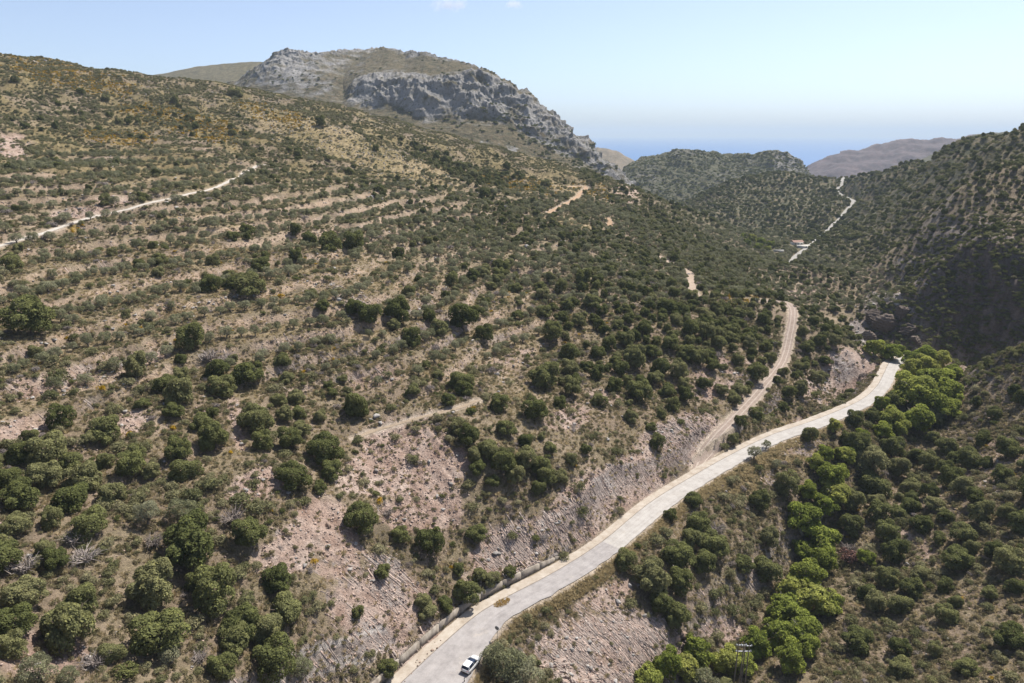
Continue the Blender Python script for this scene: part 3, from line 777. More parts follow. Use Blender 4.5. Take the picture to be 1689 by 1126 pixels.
def mat_stone(name, a, b, c, rnd=True):
    N = Nodes(name); oi = N.n('ShaderNodeObjectInfo')
    n = N.noise(3.0, 7, .7)
    k = N.ramp(n, [(.3, a), (.5, b), (.72, c)])
    k = N.mix(1.0, k, N.ramp(oi.outputs['Random'], [(0, (.75, .72, .7)), (1, (1.2, 1.18, 1.15))]), 'MULTIPLY')
    return N.surf(k, .95, N.bump(N.noise(5, 5, .7), .8, .12), .15)
STONE_GREY = mat_stone('limestone', (.16, .15, .14), (.28, .265, .25), (.42, .40, .38))
STONE_PINK = mat_stone('scree_stone', (.23, .165, .135), (.36, .28, .24), (.48, .40, .35))
STONE_BROWN = mat_stone('brown_rock', (.15, .105, .08), (.27, .20, .16), (.38, .30, .25))
STONE_BED = mat_stone('bedded_grey_rock', (.20, .16, .14), (.30, .25, .22), (.40, .345, .31))
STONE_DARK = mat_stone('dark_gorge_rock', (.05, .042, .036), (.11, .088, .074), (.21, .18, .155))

def outcrop(name, seed, mat):
    import bmesh
    r = np.random.default_rng(seed); bm = bmesh.new(); bmesh.ops.create_icosphere(bm, subdivisions=5, radius=1.0)
    co = np.array([v.co[:] for v in bm.verts])
    for i in range(16):
        n = r.normal(size=3) * np.array([1, 1, .6]); n /= np.linalg.norm(n); lim = r.uniform(.38, .72); d = co @ n
        co -= np.outer(np.maximum(d - lim, 0), n)
    nn = co / np.linalg.norm(co, axis=1, keepdims=True)
    s = co[:, 2] * 5 + co[:, 0] * 1.6 + .8 * fbm2(co[:, 0] * 2 + seed, co[:, 1] * 2, 3, seed)
    co += nn * ((np.abs((s % 1) - .5) * 2) ** 2 * .10)[:, None]
    co += nn * (ridged2(co[:, 0] * 3 + co[:, 2], co[:, 1] * 3 + co[:, 2] * 2, 4, seed) * .07)[:, None]
    co *= np.array([1.5, 1.0, .7]) * r.uniform(.85, 1.15, 3)
    f = np.array([[v.index for v in fc.verts] for fc in bm.faces]); bm.free()
    me = mesh_np(name, co, f); me.materials.append(mat); return me

# ------------------------------------------------------------------ road, tracks, wall
def ribbon(L, offs, lift, crown_h=0.0, zfun=None):
    """strip along a line; offs: list of lateral offsets as functions of half width (left positive)"""
    d = np.gradient(L[:, :2], axis=0); d /= np.linalg.norm(d, axis=1, keepdims=True); nL = np.c_[-d[:, 1], d[:, 0]]
    rows = []
    for k_, o in enumerate(offs):
        off = o(L[:, 3]) if callable(o) else np.full(len(L), o)
        xy = L[:, :2] + nL * off[:, None]
        z = L[:, 2] + lift if zfun is None else zfun(xy) + lift
        rows.append(np.c_[xy, z])
    P = np.stack(rows, 1)                       # along, across, 3
    return P.reshape(-1, 3), grid_faces(P.shape[0], P.shape[1])

def mat_asphalt(name, a, b, c, lanes=False):
    N = Nodes(name)
    st = N.noise(.55, 6, .65, N.pos((1, 1, 1)))
    k = N.ramp(st, [(.3, a), (.5, b), (.72, c)])
    k = N.mix(.5, k, N.ramp(N.noise(6, 4, .7), [(.3, (.75, .75, .75)), (.7, (1.18, 1.18, 1.18))]), 'MULTIPLY')
    if lanes:                                             # streaks worn along the lanes
        cb = N.n('ShaderNodeCombineXYZ'); N.l(N.math('MULTIPLY', N.attr('along'), .03), cb.inputs[0]); N.l(N.attr('lat'), cb.inputs[1])
        k = N.mix(.45, k, N.ramp(N.noise(1.6, 5, .6, cb.outputs[0]), [(.32, (.72, .71, .71)), (.5, (1, 1, 1)), (.68, (1.12, 1.1, 1.08))]), 'MULTIPLY')
        k = N.mix(N.ramp(N.noise(.25, 7, .75), [(.60, 0.0), (.66, .35)]), k, (.42, .37, .31))
    return N.surf(k, .9, N.bump(N.noise(14, 3, .6), .25, .03), .2)
ASPH_OLD = mat_asphalt('grey_worn_asphalt', (.225, .208, .20), (.285, .264, .253), (.335, .313, .30), True)
ASPH_PALE = mat_asphalt('pale_worn_asphalt', (.285, .263, .24), (.345, .322, .296), (.395, .372, .345), True)
CONC = mat_asphalt('sand_covered_concrete', (.27, .22, .17), (.35, .30, .245), (.42, .375, .32))
def mat_dirt(name, a, b):
    N = Nodes(name)
    k = N.ramp(N.noise(.8, 7, .7), [(.3, a), (.7, b)])
    return N.surf(k, .97, N.bump(N.noise(3, 6, .7), .8, .2), .08)
cumr = np.r_[0, np.cumsum(np.linalg.norm(np.diff(ROAD[:, :2], axis=0), axis=1))]
iJ = int(np.argmin(np.hypot(ROAD[:, 0] - 22.6, ROAD[:, 1] - 136.6)))   # joint between the two surfacings
road = link('road', None, kind='structure')
def jag(L, seed, a):
    s_ = np.r_[0, np.cumsum(np.linalg.norm(np.diff(L[:, :2], axis=0), axis=1))]
    return a * fbm2(s_ / 3.1, s_ * 0 + seed, 3, seed)
def road_piece(nm, L, mat, seed, l0=.0):
    ja, jb = jag(L, seed, .35), jag(L, seed + 5, .55)
    v, f = ribbon(L, [lambda w: w - 1.05 + ja * .4 + l0, lambda w: w * .4, lambda w: -w * .3, lambda w: -w + jb], .0)
    s_ = np.r_[0, np.cumsum(np.linalg.norm(np.diff(L[:, :2], axis=0), axis=1))]
    link(nm, mesh_np(nm, v, f, dict(along=np.repeat(s_, 4), lat=np.tile([1.9, 1.1, -1.0, -3.0], len(L))), smooth=True), mat, road)
road_piece('grey_asphalt', ROAD[:iJ + 1], ASPH_OLD, 3)
road_piece('pale_asphalt', ROAD[iJ:], ASPH_PALE, 4)
ja = jag(ROAD, 9, .4)
v, f = ribbon(ROAD, [lambda w: w + 1.2 + ja, lambda w: w - 1.15], -.03)
link('gutter_strip', mesh_np('gutter_strip', v, f), CONC, road)
v, f = ribbon(ROAD, [lambda w: w - 1.0, lambda w: w - 1.16 + ja * .25], .012)
link('edge_crack', mesh_np('edge_crack', v, f), mat_dirt('crack_fill', (.10, .085, .07), (.24, .2, .165)), road)
fr = link('far_road', None, kind='structure')
v, f = ribbon(FAR_ROAD, [lambda w: w, 0.0, lambda w: -w], .25)
link('pale_asphalt', mesh_np('far_pale_asphalt', v, f), mat_asphalt('far_pale_asphalt', (.22, .205, .185), (.27, .255, .23), (.31, .29, .265)), fr)
DM = {'dirt_track': ((.20, .155, .125), (.31, .25, .21)), 'ridge_track': ((.28, .21, .155), (.38, .31, .245)), 'pale_farm_road': ((.36, .32, .27), (.50, .46, .41)),
      'red_earth_track': ((.29, .19, .12), (.38, .27, .18)), 'terrace_path': ((.22, .17, .12), (.32, .255, .19)), 'red_earth_path': ((.29, .19, .12), (.38, .27, .18))}
for nm, L in TRACKS.items():
    t_ = link(nm, None, kind='structure')
    a, b = DM[nm]
    L2 = L.copy()
    if nm == 'dirt_track':
        dd_ = dist_line(L2[:, 0], L2[:, 1], ROAD, 30)
        L2 = L2[dd_[0] > dd_[3] - .6]
    zf = lambda xy: ground_z(xy[:, 0], xy[:, 1])
    e1, e2 = jag(L2, 13, .5), jag(L2, 15, .5)
    if nm == 'dirt_track':                                # two pale wheel ruts and a darker middle
        v, f = ribbon(L2, [lambda w: w + e1, lambda w: .4 * w, lambda w: -.4 * w, lambda w: -w + e2], .05, zfun=zf)
        link('track_bed', mesh_np('track_bed', v, f, smooth=True), mat_dirt('track_bed', a, b), t_)
        for s_ in (1, -1):
            v, f = ribbon(L2, [lambda w: s_ * .78 + .2 + e1 * .3, lambda w: s_ * .78 - .2 + e2 * .3], .075, zfun=zf)
            link('wheel_rut', mesh_np('wheel_rut', v, f, smooth=True), mat_dirt('rut_dust', (.29, .24, .20), (.39, .33, .28)), t_)
    else:
        v, f = ribbon(L2, [lambda w: w + e1, lambda w: .35 * w, lambda w: -.35 * w, lambda w: -w + e2], .07, zfun=zf)
        link('track_bed', mesh_np('track_bed', v, f, smooth=True), mat_dirt(nm + '_dust', a, b), t_)

# retaining wall: concrete segments between vertical joints
CONCW = None
N = Nodes('weathered_concrete')
nn_ = N.noise(1.2, 6, .65, N.pos((1, 1, .35)))
CONCW = N.surf(N.ramp(nn_, [(.3, (.16, .135, .11)), (.55, (.27, .235, .195)), (.75, (.36, .32, .275))]), .95, N.bump(N.noise(7, 4, .7), .5, .05), .12)
wall = link('retaining_wall', None, label='long low weathered concrete retaining wall along the uphill side of the asphalt road', category='wall')
iW = [i for i in range(len(ROAD)) if cumr[i] < WALL_A1 - 2]
seglen = 4
dr = np.gradient(ROAD[:, :2], axis=0); dr /= np.linalg.norm(dr, axis=1, keepdims=True); nrL = np.c_[-dr[:, 1], dr[:, 0]]
for c in range(0, iW[-1], seglen):
    ii = np.arange(c, min(c + seglen, iW[-1]) + 1)
    if len(ii) < 2 or ROAD[ii[-1], 1] < 70: continue
    P = ROAD[ii]; nl = nrL[ii]; h = 1.35 * (1 - sstep(WALL_A1 - 14, WALL_A1, cumr[ii])) + .26
    jit = rng.uniform(-.015, .015)
    A = P[:, :2] + nl * (P[:, 3] + 1.62 + jit)[:, None]; B = P[:, :2] + nl * (P[:, 3] + 2.02)[:, None]
    t0 = (A[1] - A[0]) / np.linalg.norm(A[1] - A[0]) * .012; A = A.copy(); B = B.copy()
    A[0] += t0; B[0] += t0; A[-1] -= t0; B[-1] -= t0
    V = []
    for i in range(len(ii)):
        z0, z1 = P[i, 2] - .7, P[i, 2] + h[i] + jit
        V += [(*A[i], z0), (*A[i], z1), (*B[i], z1), (*B[i], z0)]
    Fq = []
    for i in range(len(ii) - 1):
        for j in range(4):
            Fq.append((i * 4 + j, i * 4 + (j + 1) % 4, (i + 1) * 4 + (j + 1) % 4, (i + 1) * 4 + j))
    Fq += [(0, 3, 2, 1), ((len(ii) - 1) * 4, (len(ii) - 1) * 4 + 1, (len(ii) - 1) * 4 + 2, (len(ii) - 1) * 4 + 3)]
    link('wall_panel', mesh_np('wall_panel', V, Fq), CONCW, wall)

# ------------------------------------------------------------------ plant prototypes
OAK = []
for i, (R, H, base, lob) in enumerate([(1, 1.55, .14, 24), (1, 1.35, .08, 26), (1, 1.75, .12, 22), (1, 1.2, .06, 20), (1, 1.5, .10, 28), (1, 1.3, .08, 18)]):
    OAK.append((trunk('oak_trunk', 200 + i, .55, .085, .55, 5, 1.15, BARK, .05, .35), crown('oak_crown', 100 + i, lob, R * .97, H, base, 13000, .046, .72, .16, (.19, .42), .55, mat=L_OAK)))
OLIVE = []
for i in range(4):
    OLIVE.append((trunk('olive_trunk', 300 + i, .6, .10, .6, 5, 1.15, BARK_OLIVE, .12, .35), crown('olive_crown', 320 + i, 16, 1.0, 1.15, .5, 5600, .05, .5, .3, (.26, .40), .8, mat=L_OLIVE)))
PLANE = []
for i in range(3):
    PLANE.append((trunk('plane_trunk', 340 + i, .9, .09, .6, 6, 1.6, BARK_PLANE, .1, .35), crown('plane_crown', 350 + i, 30, 1.0, 1.75, .15, 10500, .058, .8, .3, (.15, .36), .95, hole=-.16, lobe_tint=.3, mat=L_PLANE)))
SHRUB = [bush('shrub_leaves', 400 + i, 900, .085, .55, L_SHRUB, h=r_, lobes=l_) for i, (r_, l_) in enumerate([(1.0, 6), (.8, 5), (1.2, 6), (.9, 7)])]
OAKBUSH = [bush('oak_bush_leaves', 420 + i, 1000, .085, .7, L_OAK, h=1.1, lobes=6) for i in range(2)]
GREYBUSH = [bush('grey_bush_leaves', 430 + i, 700, .08, .5, L_DEAD, h=.9, lobes=6, jitter=1.0) for i in range(2)]
PHRY = [bush('scrub_cushion', 440 + i, 260, .13, .5, L_SCRUB, h=.75, lobes=4, jitter=.9) for i in range(4)]
BROOM = [bush('broom_bush', 460 + i, 420, .10, .5, L_BROOM, h=1.0, lobes=5) for i in range(2)]
TUFT = [tuft('grass_tuft', 480 + i, 44, .8, L_DRY, .5, .06) for i in range(3)]
DEAD = [twigs('bare_twigs', 490 + i, 46, 1.0, L_DEAD) for i in range(2)]
PINK = bush('reddish_bush', 499, 900, .09, .6, L_PINK, h=1.2, lobes=6)
ROCKS_G = [rock_mesh('limestone_block', 500 + i, STONE_GREY) for i in range(4)]
ROCKS_P = [rock_mesh('scree_block', 510 + i, STONE_PINK, 1) for i in range(4)]
OUTCROPS = [outcrop('outcrop_rock', 540 + i, STONE_DARK) for i in range(3)]
ROCKS_B = [rock_mesh('brown_block', 520 + i, STONE_BROWN) for i in range(2)]

def slab(name, seed, mat):
    r = np.random.default_rng(seed); V = []
    for x in (-1, -.35, .4, 1):
        w, h = r.uniform(.14, .26), r.uniform(.10, .2); o = r.normal() * .05
        V += [(x + r.normal() * .08, o - w, -.5), (x + r.normal() * .1, o - w * r.uniform(.7, 1), h), (x + r.normal() * .1, o + w * r.uniform(.5, 1), h * r.uniform(.6, 1)), (x + r.normal() * .08, o + w, -.5)]
    Fq = [(i * 4 + j, i * 4 + (j + 1) % 4, (i + 1) * 4 + (j + 1) % 4, (i + 1) * 4 + j) for i in range(3) for j in range(4)] + [(3, 2, 1, 0), (12, 13, 14, 15)]
    me = mesh_np(name, V, Fq); me.materials.append(mat); return me
SLABS = [slab('bedding_slab', 530 + i, (STONE_PINK, STONE_BED, STONE_BED)[i % 3]) for i in range(6)]

# ------------------------------------------------------------------ scatter helpers
def look(M, P):
    return bil(M, np.arctan2(P[:, 0], P[:, 1]), np.log(np.hypot(P[:, 0], P[:, 1])), -AZ, AZ, math.log(R0), math.log(R1))
CLEAR = 1 - np.clip(np.maximum(M_road, M_track) * 1.5, 0, 1)
CLEAR = np.where((dR < hw + 1.6) | (dF < wF + .6), 0, CLEAR)
daz = az_g[1] - az_g[0]; dlr = lr_g[1] - lr_g[0]
def scatter(n, dens, seed):
    r = np.random.default_rng(seed)
    w = (np.clip(dens, 0, None) * SEEN * GR * GR).ravel(); w = np.cumsum(w); w /= w[-1]
    k_ = np.searchsorted(w, r.random(n)); j, i = np.divmod(np.minimum(k_, NR * NA - 1), NA)
    a = az_g[i] + r.uniform(-.5, .5, n) * daz; l_ = lr_g[j] + r.uniform(-.5, .5, n) * dlr
    x = np.exp(l_) * np.sin(a); y = np.exp(l_) * np.cos(a)
    return np.c_[x, y, ground_z(x, y)]
def thin(P, dist, taken=None):
    """keep points no closer than dist[i] to one another and to those taken (x, y, radius)"""
    cell = 6.0; H_ = {}; keep = []
    def near_(x, y, d):
        cx, cyy = int(x // cell), int(y // cell); m = int(d * 2 // cell) + 1
        for a in range(cx - m, cx + m + 1):
            for b in range(cyy - m, cyy + m + 1):
                for (qx, qy, qd) in H_.get((a, b), ()):
                    if (qx - x) ** 2 + (qy - y) ** 2 < (.5 * (qd + d)) ** 2: return True
        return False
    for t_ in (taken if taken is not None else ()):
        H_.setdefault((int(t_[0] // cell), int(t_[1] // cell)), []).append(t_)
    for i, p in enumerate(P):
        d = dist[i]
        if near_(p[0], p[1], d): continue
        H_.setdefault((int(p[0] // cell), int(p[1] // cell)), []).append((p[0], p[1], d)); keep.append(i)
    return np.array(keep, int)

def stuff(name, label, P, scale, protos, seed, sink=.0, zs=None, turn=None, xs=1.0):
    r = np.random.default_rng(seed)
    n = len(P); Q = P.copy(); Q[:, 2] -= sink * scale
    me = bpy.data.meshes.new(name); me.vertices.add(n); me.vertices.foreach_set('co', Q.astype(np.float32).ravel()); me.update()
    at = me.attributes.new('size', 'FLOAT_VECTOR', 'POINT'); zz = scale * (r.uniform(.75, 1.2, n) if zs is None else zs)
    at.data.foreach_set('vector', np.c_[scale * xs, scale * r.uniform(.7, 1.35, n), zz].astype(np.float32).ravel())
    at = me.attributes.new('turn', 'FLOAT_VECTOR', 'POINT'); at.data.foreach_set('vector', (np.c_[r.normal(size=n) * .08, r.normal(size=n) * .08, r.uniform(0, 6.283, n)] if turn is None else turn).astype(np.float32).ravel())
    at = me.attributes.new('pick', 'INT', 'POINT'); at.data.foreach_set('value', r.integers(0, len(protos), n).astype(np.int32))
    o = link(name, me, None, kind='stuff', label=label)
    col_ = bpy.data.collections.new(name + '_shapes')
    for i, pm in enumerate(protos):
        po = bpy.data.objects.new(name + '_shape', pm); col_.objects.link(po)
    ng = bpy.data.node_groups.new(name + '_scatter', 'GeometryNodeTree')
    ng.interface.new_socket('Geometry', in_out='INPUT', socket_type='NodeSocketGeometry')
    ng.interface.new_socket('Geometry', in_out='OUTPUT', socket_type='NodeSocketGeometry')
    gi = ng.nodes.new('NodeGroupInput'); go = ng.nodes.new('NodeGroupOutput')
    ci = ng.nodes.new('GeometryNodeCollectionInfo'); ci.inputs[0].default_value = col_; ci.inputs['Separate Children'].default_value = True; ci.inputs['Reset Children'].default_value = True
    ip = ng.nodes.new('GeometryNodeInstanceOnPoints'); ip.inputs['Pick Instance'].default_value = True
    def nat(nm, ty):
        q = ng.nodes.new('GeometryNodeInputNamedAttribute'); q.data_type = ty; q.inputs[0].default_value = nm; return q.outputs[0]
    L_ = ng.links.new
    L_(gi.outputs[0], ip.inputs['Points']); L_(ci.outputs[0], ip.inputs['Instance']); L_(nat('pick', 'INT'), ip.inputs['Instance Index'])
    L_(nat('turn', 'FLOAT_VECTOR'), ip.inputs['Rotation']); L_(nat('size', 'FLOAT_VECTOR'), ip.inputs['Scale']); L_(ip.outputs[0], go.inputs[0])
    md = o.modifiers.new('scatter', 'NODES'); md.node_group = ng
    return o

# ------------------------------------------------------------------ landmarks for telling look-alikes apart
CAR_PX = (777, 1094)
LAND = [((777, 1094), 'the white parked car'), ((904, 940), 'the far concrete wall end'), ((1151, 773), 'the foot of the dirt track'), ((1306, 503), 'the top of the dirt track'),
        ((1224, 1085), 'the wooden power poles'), ((1275, 585), 'the lone utility pole'), ((1475, 600), 'the road bend'), ((1315, 402), 'the far white house'),
        ((440, 272), 'the upper pale road end'), ((0, 405), 'the left pale road end'), ((0, 1126), 'the bottom left photo corner'), ((1689, 1126), 'the bottom right photo corner'),
        ((660, 765), 'the big pink scree patch'), ((1141, 468), 'the short ridge track'), ((962, 312), 'the red earth track'), ((0, 88), 'the left ridge end'), ((620, 1010), 'the grey rock face'),
        ((1610, 480), 'the shadowed cliff'), ((1408, 333), 'the far road hairpin'), ((330, 690), 'the stony terrace gap'), ((570, 180), 'the mountain foot'), ((800, 450), 'the middle green slope'), ((1000, 1085), 'the bedded rock bank')]
ORD = ['nearest', 'second nearest', 'third nearest', 'fourth nearest', 'fifth nearest', 'sixth nearest', 'seventh nearest', 'eighth nearest', 'ninth nearest', 'tenth nearest', 'eleventh nearest', 'twelfth nearest'] + [f'{i}{"st" if i % 10 == 1 else "nd" if i % 10 == 2 else "rd" if i % 10 == 3 else "th"} nearest' for i in range(13, 61)]
SIDE = ['right of', 'above', 'left of', 'below']
def labels_for(P, what, plural):
    """label and group of each: which one it is by its place next to a landmark, counted outwards on that side"""
    u, v, _ = to_px(P); D = np.stack([np.hypot(u - a[0], v - a[1]) for a, _ in LAND], 1); k_ = D.argmin(1); out = [None] * len(P)
    for q, ((lu, lv), ln) in enumerate(LAND):
        sec = (np.round(np.arctan2(-(v - lv), u - lu) / (math.pi / 2)).astype(int)) % 4
        for s in range(4):
            idx = [i for i in np.argsort(D[:, q]) if k_[i] == q and sec[i] == s]
            for rk, i in enumerate(idx):
                if rk < len(ORD): out[i] = (f'{what}, {ORD[rk]} {SIDE[s]} {ln}', plural)
                else: out[i] = (f'{what}, farther out {SIDE[s]} {ln}', f'{plural} {SIDE[s]} {ln}')
    return out

def plant_tree(name, P, size, zsc, protos, pick, label, group, cat='tree', parts=('trunk', 'crown'), rz=0.0):
    root = bpy.data.objects.new(name, None); C.objects.link(root); root.empty_display_size = .3
    root.location = P; root.scale = (size * random.uniform(.84, 1.2), size * random.uniform(.84, 1.2), size * zsc); root.rotation_euler = (0, 0, rz)
    root['label'] = label; root['category'] = cat; root['group'] = group
    for nm, me in zip(parts, protos[pick]):
        o = bpy.data.objects.new(nm, me); o.parent = root; C.objects.link(o)
    return root
def plant_one(name, P, size, zsc, me, label, group, cat, rz=0.0, sink=0.0):
    o = bpy.data.objects.new(name, me); C.objects.link(o)
    o.location = (P[0], P[1], P[2] - sink); o.scale = (size, size, size * zsc); o.rotation_euler = (0, 0, rz)
    o['label'] = label; o['category'] = cat; o['group'] = group
    return o

# ------------------------------------------------------------------ trees read from the photograph: column, row of the crown's middle, crown width in photo pixels
OAK_PX = [(10,780,50),(39,815,58),(81,780,50),(117,809,65),(140,780,55),(29,861,50),(7,890,40),(319,887,94),(413,871,62),(257,965,72),(270,1030,92),(355,968,78),(329,952,42),(459,946,52),(472,994,62),
 (400,1011,75),(387,1046,52),(436,1033,55),(456,1082,82),(368,1092,55),(120,1017,95),(137,981,58),(29,1020,65),(42,972,62),(23,1063,50),(220,760,52),(250,770,34),(305,767,48),(298,742,46),
 (53,525,66),(298,635,62),(316,557,46),(408,610,52),(366,632,42),(355,713,60),(423,689,52),(433,724,36),(490,650,34),(565,621,18),(547,646,20),(588,668,44),(174,696,66),(149,720,30),(60,577,28),
 (412,461,50),(472,682,32),(497,706,32),(536,738,55),(547,772,36),(483,778,56),(82,738,58),(118,755,40),(35,742,46),(20,430,34),(265,425,26),(430,430,34),(545,395,40),(585,398,34),(512,390,30),
 (745,461,26),(656,507,52),(610,518,40),(678,550,42),(763,518,56),(724,536,36),(798,547,32),(912,504,20),(912,547,40),(955,529,26),(940,579,34),(962,458,28),(976,493,32),(987,535,22),(994,512,22),
 (759,621,40),(898,618,46),(944,639,34),(940,607,28),(823,660,36),(884,674,40),(923,660,26),(587,667,44),(681,639,26),
 (784,746,32),(788,767,32),(805,735,36),(830,760,42),(866,721,28),(866,753,34),(894,717,18),(908,735,22),(891,760,32),(901,781,36),(923,781,32),(942,753,26),(887,802,26),(773,714,42),(756,696,34),(777,674,18),(848,781,32),(812,790,24),
 (1040,685,26),(1083,724,30),(1090,682,18),(1012,635,28),(1054,642,42),(1047,589,40),(1033,557,28),(1004,565,26),(1061,536,30),(1090,603,32),(1022,607,28),(1105,560,34),(1130,575,34),(1150,585,32),(1120,610,34),(1165,545,34),(1185,560,30),(1140,540,30),(1205,545,30),(1230,555,28),(1246,610,36),(1262,570,24),(1215,590,26),(1160,630,28),(1190,640,24),(1130,650,30),(1075,575,30),(1080,620,30),(1100,640,28),(1175,600,26),
 (1105,846,26),(1143,821,28),(1030,922,32),(1120,907,58),(1140,880,44),(1075,952,56),(1120,952,45),(1115,1007,45),(1090,990,40),(1176,892,50),(1150,861,42),(1160,920,40),(1251,821,42),(1296,796,44),(1266,881,40),(1261,932,45),(1226,922,36),(1334,716,30),(1394,721,24),(1208,723,22),(1220,695,20),(1246,680,26),(1291,668,20),(1325,600,24),(1345,620,26),(1320,640,26),(1300,645,24),(1360,590,22),(1330,570,24),(1310,600,20),(1325,545,22),(1350,560,24),(1375,560,24),
 (597,850,58),(840,943,20),(660,880,30),(632,940,26),(590,1010,22),(640,1098,34),(705,1000,34),(735,990,30),(792,945,28),(812,950,28),(700,990,26),(756,935,26),
 (1432,751,62),(1410,730,44),(1470,735,44),(1437,791,52),(1402,821,40),(1447,841,36),(1402,862,40),(1518,856,44),(1540,826,34),(1588,796,48),(1613,846,40),(1588,877,38),(1472,907,44),(1578,917,44),(1502,962,44),(1442,987,44),(1482,992,40),(1460,952,36),(1482,1062,40),(1593,1093,40),(1540,1070,30),(1673,962,34),(1630,975,30),(1598,751,40),(1558,962,30),(1560,1010,36),(1640,900,32),(1660,840,30),(1530,760,36),(1500,800,36),(1480,770,34),(1560,730,36),(1620,720,30),(1650,780,32),(1500,830,30),(1640,680,26),(1670,640,24),(1610,660,24),(1540,690,30),
 (135,150,14),(390,150,24),(530,200,20),(290,165,16),(175,160,14),(25,130,14),(820,255,10),(760,270,22),(735,262,20),(780,285,20),(720,255,18),(835,275,14),(620,245,12),(800,318,20),(855,283,12),(880,330,14),(900,300,16),(1000,285,12),(1341,402,10),(1350,397,10),(1378,371,10),(1396,331,8),(1390,327,7),(1336,409,8)]
PLANE_PX = [(1500,640,62),(1535,622,66),(1562,640,56),(1510,684,54),(1470,684,48),(1452,662,30),(1540,660,60),(1572,612,36),(1500,605,40),(1470,575,36),(1440,570,32),(1520,600,44),(1322,851,60),(1352,880,58),(1367,781,46),(1372,811,44),(1332,806,38),(1302,962,56),(1342,982,60),(1291,997,58),(1322,1027,60),(1246,1052,58),(1302,1078,55),(1150,1070,56),(1100,1090,55),(1070,1115,55),(1352,920,50),(1330,940,50),(1195,1085,46),(1345,760,34),(1365,990,44),(1390,745,34),(1375,700,26),(1427,917,30),(1330,1060,46),(1545,590,40),(1520,585,36),(1500,590,34),(1560,668,44),(1480,700,36),(1455,705,34),(1420,715,26),(1400,742,28),(1360,745,28),(1355,830,44),(1385,775,32),(1280,1040,50),(1225,1090,44),(1130,1095,44),(1320,900,40),(1225,388,14),(1240,392,16),(1255,397,16),(1270,402,14),(1232,398,14),(1250,405,14),(1265,410,12)]
BIG_OLIVE_PX = [(835,1095,70),(862,1108,60),(812,1080,44),(1243,745,28),(1264,733,16),(1162,1126,46),(498,1102,44),(65,1105,52),(114,1118,36),(283,1076,42),(244,848,44),(303,841,42),(1279,768,18)]
def on_ground(px, lowf):
    px = np.array(px, float)
    Q, ok, tt = hit(px[:, 0], np.minimum(px[:, 1] + lowf * px[:, 2], 1400))
    return Q[ok], (px[ok, 2] * tt[ok] / F_PX), ok
rnd = np.random.default_rng(77)
P, w, ok = on_ground(OAK_PX, .42)
oak = [(p, s * .5 / .92) for p, s in zip(P, w)]
Pp, wp, ok = on_ground(PLANE_PX, .5)
plane = [(p, s * .5 / .9) for p, s in zip(Pp, wp)]
Pb, wb, ok = on_ground(BIG_OLIVE_PX, .42)
bigol = [(p, s * .5 / .95) for p, s in zip(Pb, wb)]
taken = [(p[0], p[1], s * 1.7) for p, s in oak + plane + bigol]

def spot(u, v):
    q, _, _ = hit(np.array([float(u)]), np.array([float(v)])); return q[0]
HOUSE, ANNEX, GWALL = spot(1314, 404), spot(1324, 409), spot(1284, 415)
taken += [(HOUSE[0], HOUSE[1], 22), (ANNEX[0], ANNEX[1], 20), (GWALL[0], GWALL[1], 14), (HOUSE[0] - 3, HOUSE[1] - 14, 16), (ANNEX[0] - 3, ANNEX[1] - 14, 16)]
# more oaks where the photograph shows thickets of them
D_OAK = .03 + ell(GU, GV, [(1120,575,190,95,-10,1),(1010,560,110,90,0,.7),(1290,470,170,60,15,.25),(1290,580,110,80,-30,.5),(80,770,150,70,0,.8),(60,960,120,110,0,.6),(1470,790,110,130,-30,1.3),(1600,820,120,110,0,.35),(1470,950,80,80,0,.6),(850,480,200,60,0,.18),(650,530,160,60,0,.2),(950,410,180,50,15,.35),(780,350,220,40,10,.22),(1150,420,130,50,25,.3),(400,640,200,110,0,.25),(760,270,90,30,20,.5),(1560,950,120,90,0,.3),(300,420,300,80,0,.06)])
D_OAK = np.where(GR > 560, .0, D_OAK) * (1 - .8 * np.clip(M_ter * 1.4, 0, 1) * (GV < 600)) * CLEAR * (1 - .9 * M_bare) * (1 - M_tan) * (dS > 5)
c_ = scatter(3600, D_OAK, 21); sz = rnd.uniform(1.5, 3.4, len(c_)) * (1 - .25 * (np.hypot(c_[:, 0], c_[:, 1]) > 300)) * (1 + .3 * (to_px(c_)[0] > 1360) * (np.hypot(c_[:, 0], c_[:, 1]) < 260))
kk = thin(c_, sz * 1.6, taken); c_, sz = c_[kk], sz[kk]
oak += [(p, s) for p, s in zip(c_, sz)]
taken += [(p[0], p[1], s * 1.6) for p, s in zip(c_, sz)]
# olives in rows on the terrace treads
D_OL = ell(GU, GV, [(250,470,330,110,-6,1),(560,380,340,75,-4,1),(120,330,220,60,-8,.8),(620,480,280,60,-8,.7),(300,570,300,60,-10,.45),(850,420,200,50,0,.8),(1250,445,210,50,8,1.6),(1010,380,120,40,18,.7),(200,290,250,40,0,.7),(760,560,160,50,-15,.5),(500,440,420,160,-6,.35),(900,450,260,80,5,.8)])
D_OL = D_OL * CLEAR * (1 - .6 * M_bare) * (M_ter * sstep(.28, .36, kf) * (1 - sstep(.44, .54, kf)) * 4.0 + .10 * (1 - M_ter) + .6 * (GU > 1000)) * (GR < 560)
c_ = scatter(20000, D_OL, 22); sz = rnd.uniform(1.2, 2.1, len(c_))
kk = thin(c_, sz * 1.75, taken); c_, sz = c_[kk], sz[kk]
oliv = bigol + [(p, s) for p, s in zip(c_, sz)]
taken += [(p[0], p[1], s * 1.5) for p, s in zip(c_, sz)]

